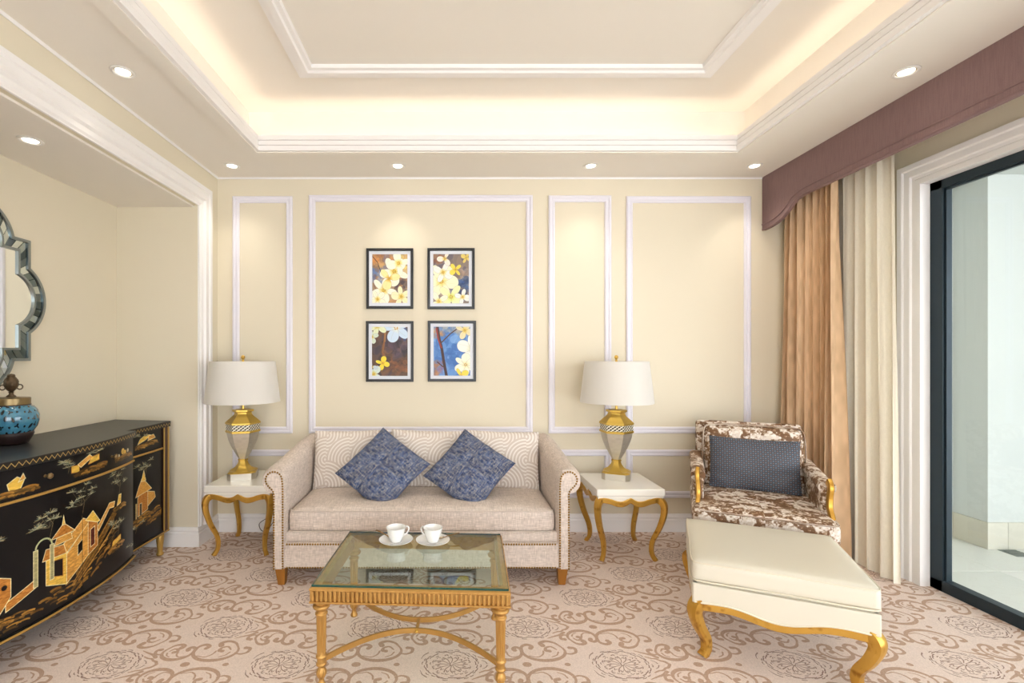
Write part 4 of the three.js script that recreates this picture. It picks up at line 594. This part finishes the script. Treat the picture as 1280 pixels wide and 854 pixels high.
// ---------------------------------------------------------------- lacquered credenza, jar, mirror
const CZ = 2.455;
{
  const c = thing('credenza', 'black lacquered bow-front credenza painted with gold pavilions and trees', 'sideboard', [-2.2, 0, CZ]);
  // plan outline in (distance along the wall dz, X); front edge as a function of dz
  const front = (dz, g = 0) => { const a = Math.abs(dz); return a <= 0.485 + g * 0.6 ? -1.925 - 0.062 * Math.pow(a / 0.485, 2.4) + g : -2.052 + 0.012 * (a - 0.5) + g; };
  const outline = (g) => { const o = []; o.push([-1.03, -2.485], [-1.0 - g, -2.40], [-0.97 - g, -2.2], [-0.94 - g, front(-0.93) + g]); for (let i = 0; i <= 5; i++) o.push([-0.93 + i * (0.93 - 0.487 - g * 0.6) / 5, front(-0.7) + g]); for (let i = 0; i <= 36; i++) { const d = -0.485 - g * 0.6 + i / 36 * (0.97 + g * 1.2); o.push([d, front(Math.min(0.485, Math.max(-0.485, d))) + g]); } for (let i = 5; i >= 0; i--) o.push([0.93 - i * (0.93 - 0.487 - g * 0.6) / 5, front(0.7) + g]); o.push([0.94 + g, front(0.93) + g], [0.97 + g, -2.2], [1.0 + g, -2.40], [1.03, -2.485]); return o; };
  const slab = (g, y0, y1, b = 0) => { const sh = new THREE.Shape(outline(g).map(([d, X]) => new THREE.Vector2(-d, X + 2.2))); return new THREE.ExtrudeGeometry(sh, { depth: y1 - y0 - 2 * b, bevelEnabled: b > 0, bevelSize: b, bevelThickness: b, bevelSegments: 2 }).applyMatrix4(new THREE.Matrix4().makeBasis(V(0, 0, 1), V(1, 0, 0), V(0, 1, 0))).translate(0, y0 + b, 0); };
  mesh('carcass', slab(0, 0.17, 0.905), lacquerM, c);
  mesh('top', slab(0.012, 0.905, 0.9425, 0.003), mat('#26282b', 0.38), c, 'satin black top with grey sheen put into its colour');  // base colour lightened to carry the grey reflection of the bright wall
  mesh('plinth', slab(0.006, 0.15, 0.172, 0.002), lacquerM, c);
  const goldPaint = mat('#c09a50', 0.4, { metalness: 0.5 });
  const path = (g) => outline(g).slice(3, -3).map(([d, X]) => [d, X + 2.2]);
  const put = (d, x, h) => V(x, h, -d), bead = (y, r, out) => [[0.002, y - r], [-out * 0.7, y - r * 0.8], [-out, y], [-out * 0.7, y + r * 0.8], [0.002, y + r]].map(([a, b]) => [-a, b]);
  mesh('gold_moulding', merge([moulding(path(0), bead(0.757, 0.007, 0.009), false, put), moulding(path(0.006), bead(0.16, 0.006, 0.008), false, put)]), goldPaint, c, 'thin gold moulding');
  // zigzag edge under the top
  const zig = canvasTex(512, 64, (g, w, h) => { g.fillStyle = '#101012'; g.fillRect(0, 0, w, h); g.strokeStyle = '#b89858'; g.lineWidth = 7; g.lineJoin = 'miter'; g.beginPath(); for (let i = -1; i <= 9; i++) { g.lineTo(i * 64, 52); g.lineTo(i * 64 + 32, 14); } g.stroke(); });
  const strip = (g, d0, d1, y0, y1, n, uvf) => { const pos = [], uv = []; const P = []; for (let i = 0; i <= n; i++) { const d = d0 + (d1 - d0) * i / n; P.push([d, front(d) + 2.2 + g]); } for (let i = 0; i < n; i++) { const [a, b] = [P[i], P[i + 1]]; const q = [[a[1], y0, -a[0], i], [b[1], y0, -b[0], i + 1], [b[1], y1, -b[0], i + 1], [a[1], y1, -a[0], i]]; for (const k of [0, 1, 2, 0, 2, 3]) { pos.push(q[k][0], q[k][1], q[k][2]); uv.push(...uvf(d0 + (d1 - d0) * q[k][3] / n, (q[k][1] - y0) / (y1 - y0))); } } return toCreasedNormals(quadsGeo(pos, uv), 0.5); };
  const zigM = mat('#ffffff', 0.35, { map: zig }); const zu = (d, v) => [d / 0.24, v];
  for (const [o, a, b, n] of [[0.0162, -0.485, 0.485, 30], [0.0282, 0.51, 0.93, 4], [0.0282, -0.93, -0.51, 4]]) mesh('zigzag_border', strip(o, a, b, 0.908, 0.94, n, zu), zigM, c, 'gold zigzag painted border');
  // painted panels; drawing coordinates: dz along the wall, Y up
  const paint = (d0, d1, y0, y1, draw) => canvasTex(1024, Math.round(1024 * (y1 - y0) / (d1 - d0)), (g, w, h) => { g.fillStyle = '#0c0d10'; g.fillRect(0, 0, w, h); const s = w / (d1 - d0); g.setTransform(s, 0, 0, -s, -d0 * s, y1 * s); draw(g); g.setTransform(1, 0, 0, 1, 0, 0); const im = g.getImageData(0, 0, w, h), d = im.data; for (let j = 0; j < h; j++) for (let i = 0; i < w; i++) { const o = (j * w + i) * 4; if (d[o] > 40) { const k = (fbm(i / 14, j / 5, 4096, 3) - 0.5) * 80; d[o] += k; d[o + 1] += k * 0.9; d[o + 2] += k * 0.5; } } g.putImageData(im, 0, 0); });
  const poly = (g, pts, fill, line) => { g.beginPath(); pts.forEach((p, i) => (i ? g.lineTo(p[0], p[1]) : g.moveTo(p[0], p[1]))); g.closePath(); if (fill) { g.fillStyle = fill; g.fill(); } if (line) { g.strokeStyle = line; g.lineWidth = 0.0035; g.stroke(); } };
  const tree = (g, x, y, w, h, seed, n = 5) => { seedState = seed; g.lineCap = 'round'; g.strokeStyle = '#7a6a48'; g.lineWidth = 0.003; g.beginPath(); g.moveTo(x, y); g.lineTo(x + w * 0.1, y + h * 0.5); g.lineTo(x - w * 0.1, y + h * 0.85); g.stroke(); for (let k = 0; k < n; k++) { const cx = x + (rnd() - 0.5) * w, cy = y + h * (0.45 + rnd() * 0.55); g.beginPath(); g.moveTo(x, y + h * 0.4); g.lineTo(cx, cy); g.lineWidth = 0.002; g.strokeStyle = '#6a6048'; g.stroke(); for (let i = 0; i < 15; i++) { const a = -0.4 + rnd() * 3.9, l = 0.012 + rnd() * 0.022; g.strokeStyle = ['#8f8f72', '#b9b694', '#6f7a68', '#9a8a5c'][i % 4]; g.lineWidth = 0.0026; g.beginPath(); g.moveTo(cx, cy); g.lineTo(cx + Math.cos(a) * l * 1.2, cy + Math.sin(a) * l * 0.7); g.stroke(); } } };
  const ground = (g, x0, x1, y, seed, slope = 0, thick = 0.05) => { seedState = seed; for (let i = 0; i < 40; i++) { const x = x0 + rnd() * (x1 - x0), yy = y + slope * (x - x0) - rnd() * thick; g.strokeStyle = ['#6a4a1e', '#8a6228', '#a87a34', '#4e3818'][i % 4]; g.lineWidth = 0.006 + rnd() * 0.006; g.beginPath(); g.moveTo(x, yy); g.quadraticCurveTo(x + 0.03, yy + 0.008 + slope * 0.04, x + 0.06, yy - 0.006 + slope * 0.06); g.stroke(); } };
  const O = '#d39a48', O2 = '#b97832', Y = '#e2b84c', LN = '#efe3b0', DK = '#1a1210', RD = '#5a2418';
  const house = (g, x, y, k = 1) => { const p = (pts) => pts.map(([a, b]) => [x + a * k, y + b * k]);
    poly(g, p([[0.1, 0.0], [0.26, 0.1], [0.26, 0.3], [0.1, 0.17]]), O, LN); poly(g, p([[-0.03, 0.05], [0.1, 0], [0.1, 0.2], [-0.03, 0.2]]), Y, LN); poly(g, p([[0.0, 0.085], [0.075, 0.06], [0.075, 0.16], [0.0, 0.17]]), DK, O2); poly(g, p([[0.18, 0.13], [0.215, 0.15], [0.215, 0.215], [0.18, 0.195]]), DK, LN);
    poly(g, p([[-0.05, 0.19], [0.11, 0.18], [0.1, 0.235], [-0.03, 0.25]]), O2, LN); poly(g, p([[0.1, 0.18], [0.28, 0.31], [0.22, 0.34], [0.08, 0.24]]), O, LN); poly(g, p([[0.26, 0.1], [0.34, 0.13], [0.34, 0.28], [0.26, 0.31]]), O2, LN); poly(g, p([[0.28, 0.14], [0.315, 0.15], [0.315, 0.26], [0.28, 0.25]]), RD, LN); poly(g, p([[0.24, 0.32], [0.3, 0.36], [0.36, 0.28], [0.34, 0.275]]), Y, LN);
    poly(g, p([[0.02, 0.25], [0.14, 0.25], [0.13, 0.3], [0.04, 0.3]]), O, LN); poly(g, p([[0.0, 0.29], [0.16, 0.29], [0.08, 0.36]]), O2, LN); poly(g, p([[0.07, 0.35], [0.09, 0.35], [0.08, 0.4]]), Y, LN); };
  const centre = (g) => {
    g.save(); g.translate(-0.085, 0);
    ground(g, -0.46, 0.02, 0.27, 3, 0.02, 0.08); ground(g, 0.0, 0.34, 0.26, 4, 0.5, 0.1); poly(g, [[0.06, 0.24], [0.36, 0.50], [0.32, 0.52], [0.04, 0.3]], '#6a4a1e'); for (let i = 0; i < 3; i++) { g.strokeStyle = ['#a87a34', '#8a6228', '#c29242'][i]; g.lineWidth = 0.006; g.beginPath(); g.moveTo(0.02 + i * 0.02, 0.25); g.lineTo(0.3 + i * 0.03, 0.5 - i * 0.02); g.stroke(); }
    house(g, -0.1, 0.27, 0.86); poly(g, [[0.19, 0.48], [0.29, 0.58], [0.34, 0.575], [0.33, 0.545], [0.29, 0.55], [0.2, 0.455]], O, LN);
    poly(g, [[-0.3, 0.28], [-0.17, 0.33], [-0.17, 0.37], [-0.3, 0.32]], O2, LN); poly(g, [[-0.185, 0.33], [-0.165, 0.33], [-0.165, 0.5], [-0.185, 0.5]], '#a8a070', LN); poly(g, [[-0.105, 0.33], [-0.085, 0.33], [-0.085, 0.5], [-0.105, 0.5]], '#a8a070', LN); g.strokeStyle = '#b9c090'; g.lineWidth = 0.008; g.beginPath(); g.arc(-0.135, 0.5, 0.04, 0, Math.PI); g.stroke();
    poly(g, [[-0.46, 0.3], [-0.33, 0.27], [-0.28, 0.34], [-0.28, 0.42], [-0.34, 0.45], [-0.46, 0.42]], O2, LN); poly(g, [[-0.42, 0.3], [-0.38, 0.29], [-0.38, 0.39], [-0.42, 0.4]], RD); g.fillStyle = DK; g.beginPath(); g.arc(-0.305, 0.39, 0.011, 0, 7); g.fill();
    tree(g, -0.11, 0.52, 0.2, 0.16, 31, 7); tree(g, 0.08, 0.56, 0.2, 0.18, 32, 8); tree(g, -0.38, 0.5, 0.16, 0.14, 33, 6); tree(g, 0.38, 0.59, 0.16, 0.15, 34, 7); tree(g, 0.37, 0.36, 0.14, 0.12, 35, 6); poly(g, [[0.31, 0.32], [0.4, 0.335], [0.4, 0.365], [0.32, 0.35]], Y, O2); ground(g, 0.28, 0.38, 0.31, 36, 0.15, 0.03); poly(g, [[0.36, 0.54], [0.4, 0.55], [0.405, 0.6], [0.38, 0.6]], Y, LN); ground(g, 0.32, 0.4, 0.53, 37, 0.1, 0.02); g.restore();
    tree(g, 0.44, 0.2, 0.1, 0.06, 38, 3);
  };
  const sidePic = (g) => { const f = (x) => x; poly(g, [[0.62, 0.36], [0.72, 0.38], [0.72, 0.5], [0.66, 0.52], [0.62, 0.48]], O2, LN); poly(g, [[0.6, 0.49], [0.76, 0.51], [0.7, 0.57], [0.66, 0.6], [0.63, 0.55]], O, LN); poly(g, [[0.655, 0.58], [0.7, 0.58], [0.68, 0.65]], Y, LN); poly(g, [[0.6, 0.34], [0.612, 0.34], [0.612, 0.45], [0.6, 0.45]], '#c9b070'); poly(g, [[0.64, 0.35], [0.66, 0.35], [0.66, 0.44], [0.64, 0.44]], DK, LN); poly(g, [[0.72, 0.4], [0.8, 0.44], [0.79, 0.48], [0.72, 0.5]], O, LN); ground(g, 0.52, 0.8, 0.33, 51, 0.18, 0.05); ground(g, 0.7, 0.86, 0.3, 52, 0.2, 0.03); tree(g, 0.69, 0.6, 0.18, 0.12, 53, 6); tree(g, 0.6, 0.26, 0.12, 0.06, 54, 3); };
  const drawerPic = (g) => { for (const [x, k] of [[0.02, 0.42], [-0.62, 0.4]]) { poly(g, [[x - 0.09, 0.815], [x - 0.04, 0.81], [x - 0.04, 0.845], [x - 0.09, 0.85]], Y, O2); poly(g, [[x - 0.05, 0.85], [x + 0.03, 0.885], [x + 0.05, 0.87], [x - 0.03, 0.83]], O, LN); poly(g, [[x + 0.02, 0.835], [x + 0.1, 0.845], [x + 0.1, 0.875], [x + 0.04, 0.87]], Y, O2); ground(g, x - 0.08, x + 0.12, 0.812, 61, 0.05, 0.025); tree(g, x - 0.11, 0.82, 0.09, 0.06, 62, 4); tree(g, x + 0.08, 0.86, 0.08, 0.04, 63, 3); }
    poly(g, [[-0.37, 0.80], [-0.33, 0.8], [-0.31, 0.845], [-0.34, 0.865], [-0.38, 0.84]], Y, LN); poly(g, [[-0.335, 0.84], [-0.315, 0.875], [-0.305, 0.85]], O, LN); ground(g, -0.42, -0.3, 0.8, 64, 0.08, 0.02);
    for (const [x, y, r] of [[0.27, 0.83, 0.014], [0.295, 0.825, 0.012], [0.34, 0.845, 0.018], [0.365, 0.835, 0.014], [0.4, 0.84, 0.012]]) { g.fillStyle = r > 0.013 ? Y : '#cfc4a0'; g.beginPath(); g.arc(x, y, r, 0, 7); g.fill(); } ground(g, 0.25, 0.4, 0.815, 65, 0.06, 0.02);
    poly(g, [[0.62, 0.83], [0.7, 0.85], [0.75, 0.875], [0.7, 0.885], [0.64, 0.86]], Y, LN); poly(g, [[0.72, 0.84], [0.8, 0.85], [0.78, 0.875], [0.73, 0.87]], O, LN); ground(g, 0.58, 0.78, 0.82, 66, 0.08, 0.025); tree(g, 0.64, 0.86, 0.12, 0.04, 67, 4); };
  const lac = (map) => mat('#ffffff', 0.3, { map, ior: 1.4 });
  const cT = lac(paint(-0.485, 0.485, 0.18, 0.748, centre)), sT = lac(paint(0.5, 0.93, 0.18, 0.748, sidePic)), dT = lac(paint(-0.93, 0.93, 0.77, 0.903, drawerPic));
  for (const [a, b] of [[-0.478, -0.0015], [0.0015, 0.478]]) mesh('door', strip(0.003, a, b, 0.182, 0.746, 20, (d, v) => [(d + 0.485) / 0.97, (0.182 + v * 0.564 - 0.18) / 0.568]), cT, c, 'door painted with pavilion scene');
  for (const s of [1, -1]) mesh('side_door', strip(0.003, s > 0 ? 0.505 : -0.865, s > 0 ? 0.865 : -0.505, 0.182, 0.746, 4, (d, v) => [(Math.abs(d) - 0.5) / 0.43, (0.182 + v * 0.564 - 0.18) / 0.568]), sT, c, 'narrow side door painted with tall pavilion');
  const du = (d, v) => [(d + 0.93) / 1.86, (v * 0.131 + 0.001) / 0.133];
  const dr = mesh('drawer', strip(0.003, -0.478, 0.478, 0.771, 0.902, 30, du), dT, c, 'wide drawer front with gold motifs'); mesh('side_drawer', strip(0.003, 0.505, 0.865, 0.771, 0.902, 4, du), dT, c); mesh('side_drawer', strip(0.003, -0.865, -0.505, 0.771, 0.902, 4, du), dT, c);
  for (const d of [-0.215, 0.225]) mesh('knob', turned([[0.008, 0], [0.005, 0.006], [0.005, 0.014], [0.012, 0.018], [0.0145, 0.025], [0.011, 0.032], [0.0001, 0.035]], 20).rotateZ(-Math.PI / 2).translate(front(d) + 2.2 + 0.003, 0.838, -d), mat('#8a7450', 0.3, { metalness: 0.85 }), dr, 'round bronze knob');
  for (const s of [1, -1]) {   // corner pilasters and turned feet
    const x = front(0.9) + 2.2; const pl = mesh('pilaster', box(x - 0.02, x + 0.014, 0.172, 0.905, -s * 0.905 - 0.018, -s * 0.905 + 0.018, 0.004), mat('#4a2a20', 0.4), c, 'reddish brown corner pilaster');
    mesh('gilt_edge', merge([box(x + 0.008, x + 0.018, 0.172, 0.905, -s * 0.93 - 0.005, -s * 0.93 + 0.005, 0.003), box(x + 0.008, x + 0.017, 0.172, 0.905, -s * 0.882 - 0.003, -s * 0.882 + 0.003, 0.002)]), goldPaint, pl);
    for (const q of [0.12, -0.2]) mesh('foot', turned([[0.0, 0], [0.02, 0], [0.024, 0.006], [0.0225, 0.016], [0.017, 0.022], [0.018, 0.05], [0.024, 0.11], [0.027, 0.152], [0, 0.152]], 24).translate(q === 0.12 ? x - 0.022 : q, 0, -s * 0.89), goldPaint, c, 'turned gold foot');
  }
}
{ // ginger jar
  const j = thing('lidded_jar', 'teal ceramic jar with dark spots and bronze head finial on the credenza', 'jar', [-2.335, 0.9425, 2.5]);
  const spots = canvasTex(1024, 256, (g, w, h) => { g.fillStyle = '#417f9a'; g.fillRect(0, 0, w, h); seedState = 77; for (let i = 0; i < 600; i++) { g.globalAlpha = 0.2; g.fillStyle = rnd() > 0.5 ? '#5596b0' : '#356f8a'; g.beginPath(); g.arc(rnd() * w, rnd() * h, 6 + rnd() * 14, 0, 7); g.fill(); } g.globalAlpha = 1; g.fillStyle = '#10222e'; for (let r = 0; r < 5; r++) for (let i = 0; i < 24; i++) { const x = i * 43 + (r % 2) * 21 + rnd() * 12, y = 22 + r * 48 + rnd() * 10; g.save(); g.translate(x, y); g.rotate(rnd() * 3); const k = Math.floor(rnd() * 3); if (k === 0) { g.beginPath(); g.ellipse(0, 0, 19, 9, 0, 0, 7); g.fill(); } else if (k === 1) { for (let q = 0; q < 3; q++) { g.beginPath(); g.ellipse(Math.cos(q * 2.1) * 8, Math.sin(q * 2.1) * 8, 9, 5, q * 2.1, 0, 7); g.fill(); } } else { g.beginPath(); g.arc(0, 0, 7, 0, 7); g.fill(); } g.restore(); } });
  mesh('body', turned([[0.088, 0.045], [0.108, 0.062], [0.128, 0.09], [0.138, 0.122], [0.138, 0.15], [0.128, 0.178], [0.11, 0.198], [0.09, 0.206]], 56), mat('#ffffff', 0.12, { map: spots, clearcoat: 0.8, clearcoatRoughness: 0.05 }), j, 'glazed teal body with dark spots');
  mesh('foot', turned([[0, 0], [0.078, 0], [0.086, 0.006], [0.104, 0.035], [0.112, 0.052], [0.11, 0.064], [0.1, 0.06]], 48), mat('#2a1c1a', 0.45), j, 'dark brown base'); mesh('neck_band', turned([[0.095, 0.2], [0.097, 0.208], [0.09, 0.212]], 48), mat('#2a1c1a', 0.45), j);
  const lid = mesh('lid', turned([[0.088, 0.208], [0.089, 0.24], [0.086, 0.244], [0.02, 0.25], [0, 0.25]], 48), mat('#8f7c58', 0.35, { metalness: 0.8 }), j, 'bronze lid');
  const fin = []; const bz = mat('#5a4a38', 0.42, { metalness: 0.7 });
  mesh('finial_stem', turned([[0.024, 0.248], [0.022, 0.254], [0.011, 0.262], [0.01, 0.272], [0.016, 0.276]], 20), bz, lid);
  const head = new THREE.SphereGeometry(0.038, 32, 24); { const p = head.attributes.position; for (let i = 0; i < p.count; i++) { let x = p.getX(i), y = p.getY(i), z = p.getZ(i); const a = Math.atan2(y, -z); let f = 1; if (x > 0.01) { f += -0.08; if (Math.abs(z) < 0.008 && y < 0.006 && y > -0.012) f += 0.22; if (Math.abs(Math.abs(z) - 0.013) < 0.006 && Math.abs(y - 0.008) < 0.005) f -= 0.14; if (Math.abs(z) < 0.012 && Math.abs(y + 0.018) < 0.003) f -= 0.08; } else f += 0.05 * Math.sin(y * 420) * Math.cos(z * 420); if (y < -0.01) { z *= 1 - (-0.01 - y) * 9; } p.setXYZ(i, x * f * 0.95, y * 1.15 * (f * 0.4 + 0.6), z * f * 0.92); } head.computeVertexNormals(); }
  mesh('finial', merge([head.clone().rotateY(-0.7).translate(0, 0.318, 0), turned([[0.012, 0.352], [0.02, 0.358], [0.016, 0.368], [0.0001, 0.372]], 16), ...[-1, 1].map((s) => new THREE.TorusGeometry(0.013, 0.0035, 8, 16).translate(0, 0.3, 0).rotateY(0.9).translate(-0.02 * s, 0, 0.034 * s))]), bz, lid, 'bronze carved head finial');
  for (const o of j.children) if (o.name !== 'lid') o.scale.set(0.84, 1, 0.84); else o.scale.set(0.9, 1, 0.9);
}
{ // quatrefoil mirror
  const m = thing('wall_mirror', 'quatrefoil mirror with mosaic mirrored frame on the niche wall', 'mirror', [XN + 0.001, 1.73, 2.43], Math.PI / 2);
  const hw = 0.322, hh = 0.35, lobes = [[0.2, 0, 0.225], [-0.2, 0, 0.225], [0, 0.3, 0.225], [0, -0.3, 0.225]];
  const rad = (a, d) => { const c = Math.cos(a), s = Math.sin(a); let r = Math.min((hw - d) / Math.abs(c || 1e-9), (hh - d) / Math.abs(s || 1e-9)); for (const [x, y, R] of lobes) { const b = x * c + y * s, q = b * b - (x * x + y * y) + (R - d) * (R - d); if (q > 0) r = Math.max(r, b + Math.sqrt(q)); } return [c * r, s * r]; };
  const N = 720, ring = (d) => Array.from({ length: N }, (_, i) => rad((i + 0.5) / N * 6.283185, d)); const shp = (pts) => new THREE.Shape(pts.map(([x, y]) => new THREE.Vector2(x, y)));
  const slab = (d, e, z0, z1) => { const s = shp(ring(d)); if (e) s.holes.push(new THREE.Path(ring(e).map(([x, y]) => new THREE.Vector2(x, y)))); return new THREE.ExtrudeGeometry(s, { depth: z1 - z0, bevelEnabled: false }).translate(0, 0, z0); };
  mesh('backing', slab(0.004, 0, 0, 0.016), silverM, m); mesh('mirror_glass', slab(0.07, 0, 0.016, 0.02), mirrorM, m, 'clear mirror glass');
  mesh('outer_rim', slab(0, 0.016, 0, 0.034), silverM, m, 'antiqued silver outer rim'); mesh('inner_rim', slab(0.062, 0.074, 0.014, 0.03), silverM, m, 'antiqued silver inner rim');
  const tM = [mat('#c9d2d2', 0.05, { metalness: 1 }), mat('#6f7b7e', 0.08, { metalness: 1 }), mat('#97a2a3', 0.06, { metalness: 1 }), mat('#4d585c', 0.06, { metalness: 1 })];
  // equal steps along the rim
  const mid = ring(0.038), len = [0]; for (let i = 0; i < N; i++) { const a = mid[i], b = mid[(i + 1) % N]; len.push(len[i] + Math.hypot(a[0] - b[0], a[1] - b[1])); } const total = len[N], K = 64; const A = ring(0.0175), B = ring(0.0605);
  for (let k = 0; k < K; k++) {
    const i0 = len.findIndex((l) => l >= total * k / K), i1 = len.findIndex((l) => l >= total * (k + 1) / K - 0.003); const pts = []; for (let i = i0; i <= i1; i++) pts.push(A[i % N]); for (let i = i1; i >= i0; i--) pts.push(B[i % N]); if (pts.length < 6) continue;
    const st = Math.max(1, Math.floor((i1 - i0) / 4)), q = pts.filter((_, i) => { const j = i < pts.length / 2 ? i : pts.length - 1 - i; return j % st === 0 || j === i1 - i0; });
    const t = mesh('mirror_tile', new THREE.ExtrudeGeometry(shp(q), { depth: 0.004, bevelEnabled: true, bevelSize: 0.0015, bevelThickness: 0.002, bevelSegments: 1 }).translate(0, 0, 0.018), tM[Math.floor(hash(k, 21) * 4)], m);
    const cx = mid[Math.floor((i0 + i1) / 2) % N]; t.geometry.translate(-cx[0], -cx[1], -0.02); t.geometry.rotateX((hash(k, 3) - 0.5) * 0.1); t.geometry.rotateY((hash(k, 8) - 0.5) * 0.1); t.position.set(cx[0], cx[1], 0.022);
  }
}
renderer.render(scene, camera);
